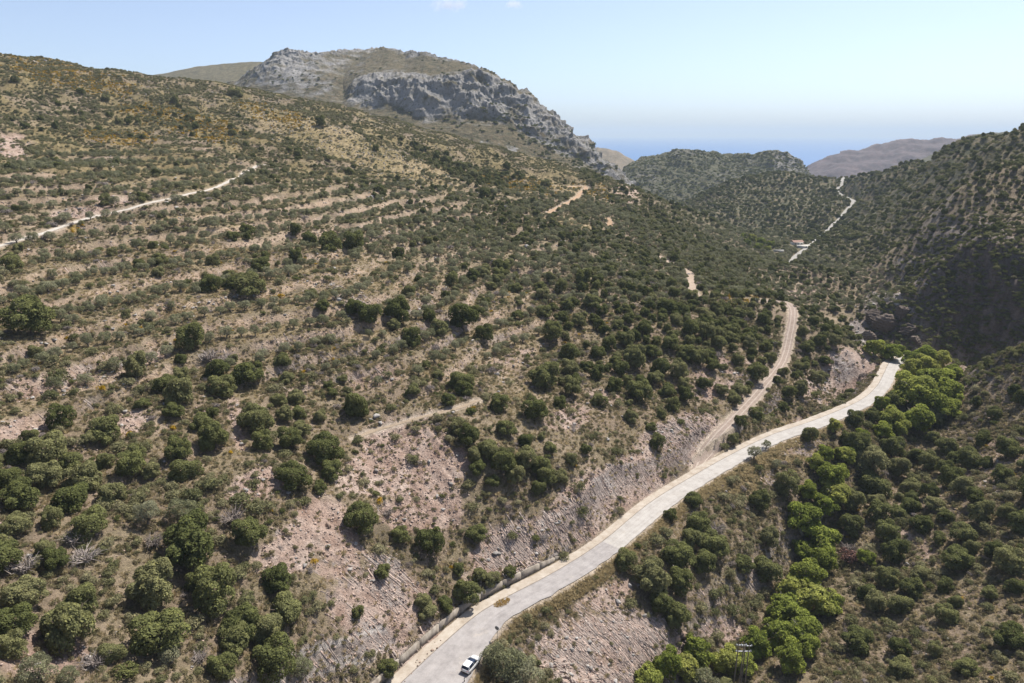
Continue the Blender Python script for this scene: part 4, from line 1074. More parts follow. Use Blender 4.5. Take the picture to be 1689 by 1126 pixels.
D_VO = ell(GU, GV, [(1230,435,230,52,12,1.2),(1020,395,170,50,18,.9),(860,430,220,60,8,.7),(700,400,160,40,0,.4)]) * CLEAR * (1 - .8 * M_bare) * (1 - .6 * M_tan)
c_ = scatter(5200, D_VO, 53); sz = rnd.uniform(1.4, 2.6, len(c_))
kk = thin(c_, sz * 1.65, taken); c_, sz = c_[kk], sz[kk]
taken += [(p[0], p[1], s * 1.5) for p, s in zip(c_, sz)]
oliv += [(p, s) for p, s in zip(c_, sz)]

def split(lst, n):
    """the n that show largest in the picture, and the rest"""
    def px_(q):
        u, v, d = to_px(q[0]); return -(q[1] / d) if -30 < u < 1720 and v < 1150 else 0
    s_ = sorted(lst, key=px_)
    return s_[:n], s_[n:]
def size_word(s): return 'large' if s > 3.2 else ('small' if s < 1.9 else 'mid-sized')
near_, rest_ = split(oak, 295)
lb = labels_for(np.array([p for p, s in near_]), 'dark green evergreen oak', 'evergreen oaks on the slopes')
for i, (p, s) in enumerate(near_):
    plant_tree('evergreen_oak', p - np.array([0, 0, .1 * s]), s, rnd.uniform(.85, 1.15), OAK, int(rnd.integers(len(OAK))), lb[i][0], lb[i][1], rz=rnd.uniform(0, 6.28))
if rest_:
    A = np.array([p for p, s in rest_]); B = np.array([s for p, s in rest_])
    stuff('oak_thicket', 'dark evergreen oaks scattered over the farther slopes', A, B, [c for _, c in OAK], 31, sink=.12)
near_, rest_ = split(oliv, 290)
lb = labels_for(np.array([p for p, s in near_]), 'grey-green olive tree', 'olive trees on the terraces')
for i, (p, s) in enumerate(near_):
    plant_tree('olive_tree', p, s, rnd.uniform(.85, 1.1), OLIVE, int(rnd.integers(len(OLIVE))), lb[i][0], lb[i][1], rz=rnd.uniform(0, 6.28))
if rest_:
    A = np.array([p for p, s in rest_]); B = np.array([s for p, s in rest_])
    stuff('olive_grove', 'grey-green olive trees in rows on the farther terraces', A, B, [c for _, c in OLIVE], 32, sink=.2)
lb = labels_for(np.array([p for p, s in plane]), 'bright green plane tree', 'plane trees along the stream')
for i, (p, s) in enumerate(plane):
    plant_tree('plane_tree', p, s, rnd.uniform(.8, 1.0), PLANE, int(rnd.integers(3)), lb[i][0], lb[i][1], rz=rnd.uniform(0, 6.28))

# ------------------------------------------------------------------ far woodland on the right slope, the knoll and the valley
D_FAR = (GR > 300) * (GX > 60) * CLEAR * (.5 + .8 * sstep(-.2, .3, fbm2(GX / 40, GY / 40, 3, 91))) * (1 - .8 * sstep(1.2, 2.0, STEEP)) * (1 - .7 * M_rock) * (GD > 290)
D_FAR = D_FAR * np.where(((GU < 1260) & (GV > 300) & (GD < 600)) | ((GU < 1430) & (GD < 500)), .10, 1)
c_ = scatter(30000, D_FAR, 23); rr = np.hypot(c_[:, 0], c_[:, 1]); sz = rnd.uniform(1.1, 2.6, len(c_)) * np.clip(rr / 500, .9, 1.4)
kk = thin(c_, sz * 1.7, taken); c_, sz = c_[kk], sz[kk]
pick = rnd.random(len(c_))
stuff('far_woodland', 'dark oak and scrub cover over the far slopes of the valley', c_[pick < .72], sz[pick < .72], [c for _, c in OAK[:4]] + OAKBUSH, 33, sink=.2)
stuff('far_scrub', 'grey-green scrub between the far oaks', c_[pick >= .72], sz[pick >= .72], SHRUB[:3], 34, sink=.05)
# coast hill
nr_, nc_ = CHP.shape[:2]
fi = rnd.random(4200) * (nr_ * .66); ci_ = rnd.random(4200) * (nc_ - 2); a_ = fi.astype(int); b_ = ci_.astype(int)
hp = CHP[a_, b_] + (CHP[a_ + 1, b_ + 1] - CHP[a_, b_]) * rnd.random((4200, 1))
stuff('coast_hill_scrub', 'dark scrub dotted over the coast hill', hp, rnd.uniform(1.5, 3.6, 4200), OAKBUSH, 35, sink=.2)

nr_, nc_ = MTP.shape[:2]; n_ = 9000
fi = rnd.random(n_) * (nr_ - 2); ci_ = rnd.random(n_) * (nc_ - 2); a_ = fi.astype(int); b_ = ci_.astype(int)
hp = MTP[a_, b_] + (MTP[a_ + 1, b_ + 1] - MTP[a_, b_]) * rnd.random((n_, 1)); sv = MTS[a_, b_]
uu, vv, _ = to_px(hp); dens = np.where(sv < MTC[1], .10, .05) + ell(uu, vv, [(880,225,110,26,32,.9),(760,200,60,14,10,.5),(960,265,60,14,35,.7),(500,135,50,14,0,.6),(850,180,40,20,40,.35)])
dens *= (sv < MTC[3]) * (fbm2(hp[:, 0] / 30, hp[:, 2] / 20 + hp[:, 1] / 30, 3, 93) * 1.2 + .8 > .5)
hp = hp[rnd.random(n_) < dens]
stuff('mountain_scrub', 'dark scrub on the mountain ledges and foot', hp, rnd.uniform(1.2, 3.4, len(hp)), OAKBUSH, 54, sink=.2)

# ------------------------------------------------------------------ shrubs, scrub cushions, broom, dry grass, stones
RZ = np.clip(M_ter * 1.5, 0, 1) * (kf > .8) * (GV < 620)
cover = (.18 + 1.35 * sstep(-.2, .35, fbm2(GX / 17, GY / 17, 4, 95, .6))) * (1 - .65 * RZ)
D_SH = cover * CLEAR * (1 - .6 * np.clip(M_ter * 1.4, 0, 1) * (kf > .12) * (GV < 560)) * (1 - .82 * M_bare) * (1 - .75 * M_tan) * (1 - .6 * M_rock)
c_ = scatter(13000, D_SH * (GR < 330), 24); sz = rnd.uniform(.45, 1.0, len(c_)) * (1 + .9 * (rnd.random(len(c_)) < .3)) * (1 + .45 * look(ell(GU, GV, [(240,930,330,190,0,1),(1180,900,120,130,0,1),(1500,800,220,240,0,.8),(80,700,200,120,0,.7)]), c_))
kk = thin(c_, sz * 1.15, taken); c_, sz = c_[kk], sz[kk]
u_, v_, d_ = to_px(c_); big = np.argsort(-sz / d_ * ((u_ > 0) & (u_ < 1689) & (v_ < 1110)))
ind = big[:240]; rest = big[240:]
lb = labels_for(c_[ind], 'grey-green low shrub', 'low shrubs on the slopes')
for q, i in enumerate(ind):
    plant_one('shrub', c_[i], sz[i] * 1.1, rnd.uniform(.7, 1.1), SHRUB[q % 4], lb[q][0], lb[q][1], 'shrub', rnd.uniform(0, 6.28))
stuff('scrub', 'grey-green shrubs scattered over the near slopes', c_[rest], sz[rest], SHRUB + SHRUB + OAKBUSH[:1] + GREYBUSH, 36, sink=.05)
c_ = scatter(34000, D_SH * (GR >= 300) * (GX < 150), 25); sz = rnd.uniform(.5, 1.5, len(c_))
stuff('upper_scrub', 'shrubs on the upper slope', c_, sz, SHRUB, 37, sink=.05)
c_ = scatter(42000, (cover + .4) * CLEAR * (1 - .6 * np.clip(M_ter * 1.4, 0, 1) * (GV < 560)) * (1 - .72 * M_bare) * (1 - .35 * M_tan) * (1 - .6 * M_rock) * (GR < 300), 26)
stuff('low_scrub', 'low brownish cushion scrub covering the near slopes', c_, rnd.uniform(.28, .75, len(c_)) * (1 + .3 * (to_px(c_)[0] > 1200)), PHRY, 38, sink=.03)
c_ = scatter(28000, (cover + .4) * CLEAR * (1 - .6 * np.clip(M_ter * 1.4, 0, 1) * (kf > .1)) * (1 - .7 * M_bare) * (1 - .4 * M_tan) * (GR >= 270) * (GR < 700), 27)
stuff('upper_low_scrub', 'low brownish cushion scrub covering the upper slopes', c_, rnd.uniform(.4, .95, len(c_)), PHRY, 39, sink=.03)
c_ = scatter(26000, (.3 + 1.6 * M_tan + .25 * (dR < hw + 9)) * CLEAR * (1 - .75 * M_bare) * (GR < 260), 28)
stuff('dry_grass', 'straw-coloured dry grass tufts', c_, rnd.uniform(.3, .75, len(c_)), TUFT, 40)
edge = (dR > hw + .9) * (dR < hw + 3.0) * (sR < 0)
c_ = scatter(3800, edge * (GR < 330) * 1.0, 29)
stuff('verge_grass', 'dry grass verge along the road edge', c_, rnd.uniform(.35, .85, len(c_)), TUFT, 41)
# broom
c_ = scatter(5200, (M_yel + .006 * (GR < 260)) * CLEAR * (1 - M_bare), 30); sz = rnd.uniform(.45, 1.0, len(c_))
BR_PX = [(627,826,16),(520,928,16),(168,640,16),(230,540,10),(290,560,12),(155,480,0),(382,545,10),(465,488,14),(214,715,14),(285,705,14),(325,690,12),(380,745,10)]
bp, bw, _ = on_ground([b for b in BR_PX if b[2]], .3)
c_ = np.vstack([bp, c_]); sz = np.r_[bw * .62, sz]
u_, v_, d_ = to_px(c_); o_ = np.argsort(-sz / d_); ind, rest = o_[:70], o_[70:]
lb = labels_for(c_[ind], 'yellow broom bush', 'yellow broom bushes')
for q, i in enumerate(ind):
    plant_one('broom_bush', c_[i], sz[i], rnd.uniform(.75, 1.1), BROOM[q % 2], lb[q][0], lb[q][1], 'bush', rnd.uniform(0, 6.28))
stuff('broom_scrub', 'yellow flowering broom over the upper slope', c_[rest], sz[rest], BROOM, 42, sink=.05)
# bare grey bushes
DE_PX = [(156,1086,42),(130,880,40),(40,930,46),(140,915,44),(255,890,34),(385,850,40),(1400,905,30),(1180,870,26),(345,585,36),(375,590,30),(240,640,20),(1440,985,22),(1130,1010,20),(640,845,20),(330,1080,30)]
p_, w_, _ = on_ground(DE_PX, .3)
lb = labels_for(p_, 'bare twiggy bush', 'bare grey bushes')
for q in range(len(p_)):
    plant_one('bare_bush', p_[q], w_[q] * .6, .8, DEAD[q % 2], lb[q][0], lb[q][1], 'bush', rnd.uniform(0, 6.28))
p_, w_, _ = on_ground([(1397,918,34)], .3)
plant_one('reddish_bush', p_[0], w_[0] * .62, 1.0, PINK, 'reddish-brown leafy bush between the stream trees and the dark oaks', 'reddish bushes', 'bush')
OUT_PX = [(1470,530,56),(1442,524,46),(1498,540,50),(1425,552,36),(1485,515,40),(1512,556,34)]
p_, w_, ok = on_ground(OUT_PX, .1)
lb = labels_for(p_, 'rugged brown rock outcrop', 'rock outcrops in the gorge')
for q in range(len(p_)):
    o = plant_one('rock_outcrop', p_[q], w_[q] * .34, 1.7, OUTCROPS[q % 3], lb[q][0], lb[q][1], 'rock', q * .9, w_[q] * .10)
# boulders
BO_PX = [(612,322,20,0),(629,326,12,0),(1243,563,15,0),(1211,614,9,0),(1245,493,12,0),(1228,540,8,0),(548,466,10,0),(560,492,14,0),(590,505,12,0),(575,520,12,0),(640,520,10,0),(700,505,16,0),(780,560,10,0),(820,615,14,0),(622,683,18,0),(612,690,12,0),(205,600,14,0),(232,598,12,0),(190,630,10,0),(105,573,10,0),(48,915,18,0),(532,908,16,2),(541,865,16,2),(560,935,10,2),(543,865,12,2),(640,900,10,2),(525,735,10,2),(420,770,10,2),(390,800,9,2),(1125,1042,30,2),(1117,1050,22,2),(1135,1050,20,2),(1476,1085,12,0),(1482,1095,8,0),(1240,890,10,0),(1262,966,8,0),(1500,508,11,0),(1478,500,12,0),(1455,512,10,0),(1440,500,9,0),(1430,555,10,0),(1415,545,9,0),(1548,445,8,0),(1540,452,7,0),(1528,470,8,0),(1460,408,10,0),(1452,405,12,0),(835,340,12,0),(700,330,8,0),(868,405,14,0),(290,340,12,0),(275,333,10,0),(180,122,10,0),(168,150,6,0),(55,100,8,0),(75,100,7,0),(200,108,8,0),(590,375,8,0),(550,440,10,0),(612,465,8,0),(1030,630,8,2),(1400,700,8,0),(1080,500,8,0),(1135,450,8,0)]
p_, w_, ok = on_ground([b[:3] for b in BO_PX], .25)
kd = [b[3] for b, o in zip(BO_PX, ok) if o]
lb = labels_for(p_, 'rough boulder', 'boulders on the slopes')
for q in range(len(p_)):
    me = ROCKS_G[q % 4] if kd[q] == 0 else ROCKS_B[q % 2]
    plant_one('boulder', p_[q], w_[q] * .48, rnd.uniform(.7, 1.2), me, ('grey ' if kd[q] == 0 else 'brown ') + lb[q][0], lb[q][1], 'boulder', rnd.uniform(0, 6.28), w_[q] * .08)
c_ = scatter(9000, M_shade * (GR < 500) * (STEEP < 2.5) * (.4 + (STEEP > .8)), 49); sz = rnd.uniform(.5, 1.6, len(c_))
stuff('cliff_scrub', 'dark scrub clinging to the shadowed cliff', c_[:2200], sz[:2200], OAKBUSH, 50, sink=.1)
c_ = scatter(6500, (M_bed * np.clip(M_bare + M_rock + .2, 0, 1) * np.where(GU < 760, .12, 1) * sstep(-.3, .2, n_pat) + .12 * M_rock * (GU < 1300)) * (GR < 280) * CLEAR * (M_shade < .2), 51)
e_ = .6; gx_ = (ground_z(c_[:, 0] + e_, c_[:, 1]) - ground_z(c_[:, 0] - e_, c_[:, 1])) / (2 * e_); gy_ = (ground_z(c_[:, 0], c_[:, 1] + e_) - ground_z(c_[:, 0], c_[:, 1] - e_)) / (2 * e_)
yaw = np.arctan2(-gy_, -gx_) + .35 + rnd.normal(size=len(c_)) * .15; pit = np.arctan(-(gx_ * np.cos(yaw) + gy_ * np.sin(yaw)))
stuff('bedding_slabs', 'upstanding slabs of tilted bedded rock in the cut banks', c_, rnd.uniform(.3, .8, len(c_)) ** 1.1, SLABS, 52, sink=.04, turn=np.c_[rnd.normal(size=len(c_)) * .25, pit, yaw], xs=2.1)
c_ = scatter(26000, (M_bare + .5 * M_rock + .05 + .6 * M_riser) * (GR < 300) * CLEAR * (M_shade < .3), 43)
stuff('rubble', 'loose pinkish stones on the scree', c_, .09 + .30 * rnd.random(len(c_)) ** 3.5 + .05 * rnd.random(len(c_)), ROCKS_P, 44)
c_ = scatter(2600, (M_bare * .4 + M_rock + .03 + M_riser) * (GR < 520) * CLEAR * (STEEP < .9) * (M_shade < .2), 45)
stuff('limestone_blocks', 'grey limestone blocks among the scrub', c_, .2 + .6 * rnd.random(len(c_)) ** 2.5, ROCKS_G, 46)
c_ = scatter(5200, ell(GU, GV, [(560,235,240,34,20,1),(650,180,160,40,25,.8),(300,150,250,40,12,.5)]) * (GR < 640), 47)
stuff('field_stones', 'pale stones strewn over the dry upper field', c_, .2 + .55 * rnd.random(len(c_)) ** 2, ROCKS_G, 48)

# ------------------------------------------------------------------ parked car
def mat_simple(name, color, rough=.5, metallic=0.0, spec=.5, **kw):
    N = Nodes(name)
    c = N.mix(.12, color, N.ramp(N.noise(6, 3, .6), [(.3, (.6, .6, .6)), (.7, (1.1, 1.1, 1.1))]), 'MULTIPLY')
    return N.surf(c, rough, None, spec, metallic, **kw)
PAINT = mat_simple('white_car_paint', (.78, .78, .77), .25)
GLASS = mat_simple('dark_car_glass', (.015, .025, .05), .06, 0, .8)
RUBBER = mat_simple('tyre_rubber', (.02, .02, .02), .85)
ALLOY = mat_simple('alloy_rim', (.45, .45, .46), .35, .8)
BLACKP = mat_simple('black_trim', (.02, .02, .022), .5)
LAMP_R = mat_simple('red_tail_lamp', (.35, .02, .015), .2)
LAMP_W = mat_simple('clear_headlamp', (.7, .72, .75), .1)
PLATE = mat_simple('number_plate', (.7, .7, .66), .5)

def loft(sections):
    """closed cross-sections, each a list of points, skinned in order with end caps as fans"""
    n = len(sections[0]); V = np.array([p for s_ in sections for p in s_], float); Fq = []
    for i in range(len(sections) - 1):
        for j in range(n):
            Fq.append((i * n + j, i * n + (j + 1) % n, (i + 1) * n + (j + 1) % n, (i + 1) * n + j))
    c0, c1 = len(V), len(V) + 1
    V = np.vstack([V, V[:n].mean(0), V[-n:].mean(0)])
    for j in range(n):
        Fq.append((j, c0, (j + 1) % n, (j + 1) % n)); k_ = (len(sections) - 1) * n; Fq.append((k_ + j, k_ + (j + 1) % n, c1, c1))
    return V, Fq
def py_mesh(name, V, Fq, mat, smooth=False):
    me = bpy.data.meshes.new(name); me.from_pydata([tuple(v) for v in V], [], [tuple(dict.fromkeys(f)) for f in Fq]); me.update()
    if smooth: me.polygons.foreach_set('use_smooth', np.ones(len(me.polygons), bool))
    me.materials.append(mat); return me
def body_section(x, w, z0, z1, tuck=.08):
    return [(x, -w + tuck, z0), (x, -w, z0 + .18), (x, -w, z1 - .16), (x, -w + .07, z1 - .03), (x, -w + .22, z1), (x, w - .22, z1), (x, w - .07, z1 - .03), (x, w, z1 - .16), (x, w, z0 + .18), (x, w - tuck, z0)]
def cab_section(x, wb, wt, z0, z1):
    return [(x, -wb, z0), (x, -wt - .02, z1 - .10), (x, -wt + .10, z1), (x, wt - .10, z1), (x, wt + .02, z1 - .10), (x, wb, z0)]
def build_car(loc, ang):
    root = link('parked_car', None, label='small white hatchback parked on the right edge of the asphalt road', category='car')
    root.location = loc; root.rotation_euler = (0, 0, ang)
    V, Fq = loft([body_section(x, w, a, b) for x, w, a, b in [(-2.08, .70, .42, .86), (-2.0, .82, .30, .98), (-1.5, .88, .22, 1.0), (-.6, .89, .20, .99), (.6, .89, .20, .97), (1.1, .88, .22, .95), (1.75, .83, .26, .84), (2.0, .74, .30, .74), (2.1, .60, .38, .62)]])
    body = link('body', py_mesh('body', V, Fq, PAINT, True), None, root)
    V, Fq = loft([cab_section(x, wb, wt, .95, zt) for x, wb, wt, zt in [(-1.98, .76, .70, 1.02), (-1.62, .82, .66, 1.46), (-.9, .84, .66, 1.54), (.1, .84, .66, 1.53), (.45, .83, .64, 1.42), (1.15, .80, .70, .985)]])
    link('cabin_glass', py_mesh('cabin_glass', V, Fq, GLASS, True), None, root)
    V, Fq = loft([[(x, -.60, z), (x, -.60, z + .03), (x, .60, z + .03), (x, .60, z)] for x, z in [(-1.72, 1.435), (-1.45, 1.492), (-.9, 1.545), (-.35, 1.545)]])
    link('roof', py_mesh('roof', V, Fq, PAINT), None, root)
    for s_ in (1, -1):
        for (xa, za, xb, zb) in [(-1.93, 1.0, -1.55, 1.46), (.42, 1.42, 1.12, .99), (-.25, .97, -.25, 1.5)]:
            v, f = tube([(xa, s_ * .80, za), (xb, s_ * .70, zb)] if za < zb else [(xa, s_ * .69, za), (xb, s_ * .79, zb)], [.045, .045], 5)
            link('pillar', mesh_np('pillar', v, f), PAINT, root)
        v, f = tube([(.55, s_ * .9, 1.02), (.55, s_ * 1.02, 1.04)], [.08, .07], 6); link('wing_mirror', mesh_np('wing_mirror', v, f), PAINT, root)
        for x in (-1.28, 1.30):
            a = np.linspace(0, 2 * math.pi, 20, endpoint=False); w = link('wheel', None, None, root); w.location = (x, s_ * .78, .32)
            def ring(r_, y): return [(r_ * math.cos(t), y, r_ * math.sin(t)) for t in a]
            V, Fq = loft([ring(.20, -.10), ring(.30, -.105), ring(.32, -.06), ring(.32, .06), ring(.30, .105), ring(.20, .10)]); link('tyre', py_mesh('tyre', V, Fq, RUBBER, True), None, w)
            V, Fq = loft([ring(.19, -.112), ring(.19, .112)]); link('rim', py_mesh('rim', V, Fq, ALLOY), None, w)
        V, Fq = loft([[(-2.1 + d, s_ * .48, .72), (-2.1 + d, s_ * .48, .92), (-2.02 + d, s_ * .80, .92), (-2.02 + d, s_ * .80, .72)] for d in (0, .12)]); link('tail_lamp', py_mesh('tail_lamp', V, Fq, LAMP_R), None, root)
        V, Fq = loft([[(2.09 - d, s_ * .40, .60), (2.05 - d, s_ * .40, .70), (1.95 - d, s_ * .74, .72), (1.98 - d, s_ * .74, .60)] for d in (0, .1)]); link('headlight', py_mesh('headlight', V, Fq, LAMP_W), None, root)
    V, Fq = loft([[(-2.13, -.26, .56), (-2.13, -.26, .68), (-2.13, .26, .68), (-2.13, .26, .56)], [(-2.06, -.26, .56), (-2.06, -.26, .68), (-2.06, .26, .68), (-2.06, .26, .56)]]); link('number_plate', py_mesh('number_plate', V, Fq, PLATE), None, root)
    V, Fq = loft([[(-2.1, -.7, .30), (-2.1, -.7, .46), (-2.1, .7, .46), (-2.1, .7, .30)], [(-1.9, -.8, .24), (-1.9, -.8, .46), (-1.9, .8, .46), (-1.9, .8, .24)]]); link('bumper', py_mesh('bumper', V, Fq, BLACKP), None, root)
    return root
p = at_z(777, 1099, -89.95)
i0 = int(np.argmin(np.hypot(ROAD[:, 0] - p[0], ROAD[:, 1] - p[1]))); d0 = dr[i0]
build_car((p[0], p[1], ROAD[i0, 2] + .01), math.atan2(d0[1], d0[0]) - .05)

# ------------------------------------------------------------------ road sign, marker post, power poles
STEEL = mat_simple('galvanised_steel', (.30, .31, .32), .45, .7)
SIGN_BACK = mat_simple('grey_sign_back', (.16, .17, .18), .5, .3)
WOOD = mat_bark('weathered_pole_wood', (.12, .10, .08), (.27, .235, .20))
PORC = mat_simple('white_insulator', (.75, .77, .8), .2)
CONP = mat_simple('concrete_post', (.33, .31, .28), .9)
def cyl(a, b, r0, r1, n=8):
    return tube([a, b], [r0, r1], n)
def disc(c, r_, y0, y1, n=20):
    a = np.linspace(0, 2 * math.pi, n, endpoint=False)
    return loft([[(c[0] + r_ * math.cos(t), y, c[2] + r_ * math.sin(t)) for t in a] for y in (y0, y1)])
sp, _, _ = hit(np.array([820.]), np.array([1054.])); sp = sp[0]
s_ = link('road_sign', None, label='small round road sign on a thin post at the road edge above the olive tree', category='sign'); s_.location = sp; s_.rotation_euler = (0, 0, math.atan2(d0[1], d0[0]) - math.pi / 2)
v, f = cyl((0, 0, -.4), (0, 0, 2.75), .05, .05); link('post', mesh_np('post', v, f), STEEL, s_)
V, Fq = disc((0, 0, 2.45), .42, -.09, -.055); link('sign_plate', py_mesh('sign_plate', V, Fq, SIGN_BACK), None, s_)
V, Fq = disc((0, 0, 2.45), .43, -.052, -.047); link('sign_face', py_mesh('sign_face', V, Fq, SIGN_BACK), None, s_)
mp, _, _ = hit(np.array([766.]), np.array([1126.])); mp = mp[0]
m_ = link('marker_post', None, label='short dark roadside marker post in front of the parked car', category='post'); m_.location = (mp[0], mp[1], mp[2])
V, Fq = loft([[(-.07, -.05, z), (.07, -.05, z), (.07, .05, z), (-.07, .05, z)] for z in (-.3, .85)] + [[(-.05, -.03, .95), (.05, -.03, .95), (.05, .03, .95), (-.05, .03, .95)]]); link('post', py_mesh('post', V, Fq, BLACKP), None, m_)
V, Fq = loft([[(-.074, -.054, z), (.074, -.054, z), (.074, .054, z), (-.074, .054, z)] for z in (.6, .75)]); link('reflector_band', py_mesh('reflector_band', V, Fq, PORC), None, m_)
# twin wooden H-frame
bp_ = at_t(1221, 1117, 138.5); bp_[2] = ground_z(bp_[0], bp_[1])
h_ = link('power_pole_frame', None, label='cluster of four tall wooden power poles with crossarms above the stream trees', category='power pole'); h_.location = bp_
for k_, (x, y, hh) in enumerate([(-1.15, .1, 11.6), (-.1, -.1, 11.9), (.45, .35, 11.2), (1.2, .2, 11.4)]):
    v, f = cyl((x, y, -.8), (x * .93, y, hh), .15, .10); link('pole', mesh_np('pole', v, f), WOOD, h_)
for (xa, xb, y, z) in [(-1.6, .5, -.02, 11.0), (-.5, 1.7, .22, 10.6), (-1.5, 1.6, .1, 9.4)]:
    V, Fq = loft([[(x, y - .07, z - .08), (x, y + .07, z - .08), (x, y + .07, z + .08), (x, y - .07, z + .08)] for x in (xa, xb)]); link('crossarm', py_mesh('crossarm', V, Fq, STEEL), None, h_)
    for x in (xa + .12, (xa + xb) / 2, xb - .12):
        v, f = tube([(x, y, z + .08), (x, y, z + .2), (x, y, z + .3), (x, y, z + .42)], [.05, .12, .08, .05], 7); link('insulator', mesh_np('insulator', v, f), PORC, h_)
up_, _, _ = hit(np.array([1274.]), np.array([603.])); up_ = up_[0]
u_p = link('utility_pole', None, label='lone wooden utility pole among oaks beside the dirt track', category='utility pole'); u_p.location = up_
v, f = cyl((0, 0, -.8), (0, 0, 9.3), .16, .11); link('pole', mesh_np('pole', v, f), WOOD, u_p)
V, Fq = loft([[(x, -.06, 8.7), (x, .06, 8.7), (x, .06, 8.85), (x, -.06, 8.85)] for x in (-.8, .8)]); link('crossarm', py_mesh('crossarm', V, Fq, WOOD), None, u_p)
for x in (-.7, .7, 0):
    v, f = tube([(x, 0, 8.85 if x else 9.3), (x, 0, 9.0 if x else 9.42), (x, 0, 9.1 if x else 9.5)], [.05, .08, .04], 7); link('insulator', mesh_np('insulator', v, f), PORC, u_p)

# ------------------------------------------------------------------ far house by the valley road
WHITEW = mat_simple('white_plaster', (.55, .53, .49), .9)
TILE = mat_simple('terracotta_roof', (.26, .155, .115), .9)
DARKG = mat_simple('dark_window_glass', (.03, .04, .05), .15)
DOORM = mat_simple('blue_door_paint', (.08, .14, .22), .6)
def bx(name, lo, hi, mat, parent):
    o = link(name, box_mesh(name, lo, hi), mat, parent); return o
hb = HOUSE
ho = link('farm_house', None, label='small white farm house with terracotta roof beside the far valley road', category='house'); ho.location = hb; ho.rotation_euler = (0, 0, .15)
bx('wall', (-5, -3.2, -1.5), (5, 3.2, 3.2), WHITEW, ho)
V = [(-5.4, -3.6, 3.15), (5.4, -3.6, 3.15), (5.4, 3.6, 3.15), (-5.4, 3.6, 3.15), (-5.4, 0, 4.7), (5.4, 0, 4.7)]
link('roof', py_mesh('roof', V, [(0, 1, 5, 4), (2, 3, 4, 5), (0, 4, 3), (1, 2, 5), (3, 2, 1, 0)], TILE), None, ho)
bx('door', (-.6, -3.27, 0), (.5, -3.18, 2.1), DOORM, ho)
for x in (-3.2, 3.0):
    w_ = bx('window', (x - .7, -3.26, 1.0), (x + .7, -3.18, 2.2), WHITEW, ho)
    bx('pane', (x - .58, -3.29, 1.1), (x + .58, -3.262, 2.1), DARKG, w_)
ax = link('annex', None, label='low white flat-roofed annex below the far farm house', category='building'); ax.location = ANNEX; ax.rotation_euler = (0, 0, .1)
bx('wall', (-5.5, -2.2, -1.5), (5.5, 2.2, 2.3), WHITEW, ax); bx('roof_slab', (-5.8, -2.5, 2.303), (5.8, 2.5, 2.55), mat_simple('pale_concrete_slab', (.6, .56, .5), .9), ax)
bx('door', (1.5, -2.26, -.2), (2.6, -2.19, 1.8), DOORM, ax)
wl_ = link('garden_wall', None, label='short white garden wall among trees left of the far house', category='wall'); wl_.location = GWALL
bx('wall_panel', (-4.5, -.2, -1.2), (4.5, .2, 1.6), WHITEW, wl_); bx('coping', (-4.6, -.28, 1.603), (4.6, .28, 1.75), WHITEW, wl_)

# ------------------------------------------------------------------ stones fallen on the gutter, dry weed mat, vine plot
DEB = [(668,1124,4),(679,1111,4),(689,1098,5),(693,1092,6),(686,1092,3),(688,1088,4),(705,1078,4),(713,1073,9),(721,1069,6),(700,1087,3),(727,1056,4),(717,1059,3)]
dz = at_z(np.array([d[0] for d in DEB], float), np.array([d[1] for d in DEB], float), np.full(len(DEB), -90.0))
lb = labels_for(dz, 'small brown fallen rock on the road gutter', 'fallen rocks on the gutter')
for q, d_ in enumerate(dz):
    plant_one('fallen_rock', (d_[0], d_[1], -90.03), DEB[q][2] * .052, .8, ROCKS_B[q % 2], f'brown fallen rock on the gutter strip, {["first", "second", "third", "fourth", "fifth", "sixth", "seventh", "eighth", "ninth", "tenth", "eleventh", "twelfth"][q]} along from the photo bottom', 'fallen rocks on the gutter', 'rock', q * 1.3)
wp_ = at_z(828, 994, -90.0)
parts = []
r = np.random.default_rng(5)
V = []; Fq = []
for i in range(900):
    a, q = r.uniform(0, 6.283), math.sqrt(r.random()); x, y = q * 1.9 * math.cos(a), q * .95 * math.sin(a)
    if fbm2(np.array([x * .9]), np.array([y * .9]), 2, 4)[0] < -.25: continue
    h = r.uniform(.08, .32); l_ = r.normal(size=2) * .15; b = len(V)
    V += [(x - .04, y, 0), (x + .04, y, 0), (x + l_[0] + .02, y + l_[1], h), (x + l_[0] - .02, y + l_[1], h)]; Fq.append((b, b + 1, b + 2, b + 3))
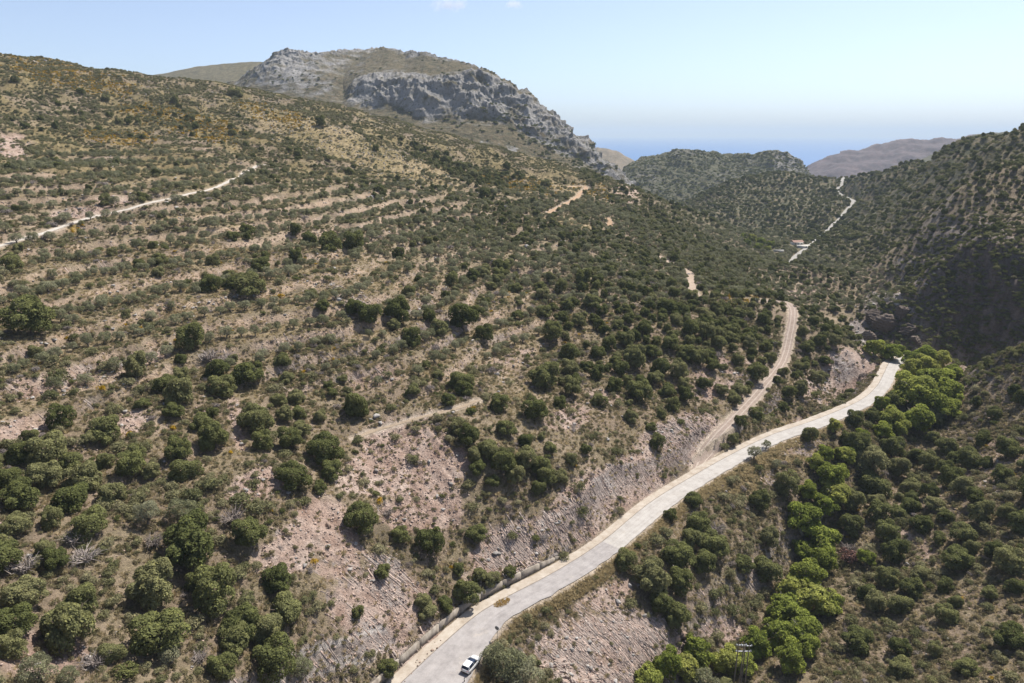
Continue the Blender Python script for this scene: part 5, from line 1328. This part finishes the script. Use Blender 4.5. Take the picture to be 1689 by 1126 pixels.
wm = mesh_np('dry_weed_mat', V, Fq, dict(tint=np.repeat(r.uniform(.2, .9, len(Fq)), 4)))
o = link('dry_weed_mat', wm, mat_leaf('golden_weeds', (.28, .18, .06), (.32, .21, .07), (.36, .24, .08)), label='golden-brown mat of dry weeds on the gutter beside the retaining wall', category='weeds')
o.location = (wp_[0], wp_[1], -90.02); o.rotation_euler = (0, 0, math.atan2(.64, .77))

# ------------------------------------------------------------------ small clouds high over the sea side
def cloud_mat(dens):
    N = Nodes('thin_cloud')
    v_ = N.n('ShaderNodeVolumePrincipled'); v_.inputs['Color'].default_value = (.97, .98, 1, 1); v_.inputs['Anisotropy'].default_value = .3
    tc = N.n('ShaderNodeTexCoord'); gr = N.n('ShaderNodeVectorMath', operation='LENGTH'); N.l(tc.outputs['Object'], gr.inputs[0])
    fall = N.math('SUBTRACT', 1.0, gr.outputs['Value'], True)
    n = N.noise(.012, 4, .65)
    d = N.math('MULTIPLY', N.math('SUBTRACT', N.math('ADD', n, N.math('MULTIPLY', fall, .5)), .62, True), dens)
    N.l(d, v_.inputs['Density']); N.l(v_.outputs[0], N.out.inputs['Volume']); return N.m
CM = cloud_mat(.02)
import bmesh
bm = bmesh.new(); bmesh.ops.create_icosphere(bm, subdivisions=4, radius=1.0); cme = bpy.data.meshes.new('cloud'); bm.to_mesh(cme); bm.free()
cv = np.array([v.co[:] for v in cme.vertices]); cv *= (1 + .16 * fbm2(cv[:, 0] * 2 + 3, cv[:, 1] * 2 + cv[:, 2] * 2, 3, 8))[:, None]; cme.vertices.foreach_set('co', cv.astype(np.float32).ravel())
cme.materials.append(CM)
for (u, v, wpx, hpx, lab) in [(742, 8, 96, 26, 'thin white wispy cloud at the top edge of the sky, larger of two'), (846, 6, 44, 18, 'faint small cloud wisp at the top edge of the sky, smaller of two')]:
    c = at_t(u, v, 6000.0); o = bpy.data.objects.new('cloud', cme); C.objects.link(o); o.location = c; o.scale = (wpx * 6000 / F_PX / 2, 130, hpx * 6000 / F_PX / 2)
    o['label'] = lab; o['category'] = 'cloud'; o['group'] = 'small clouds at the top of the sky'
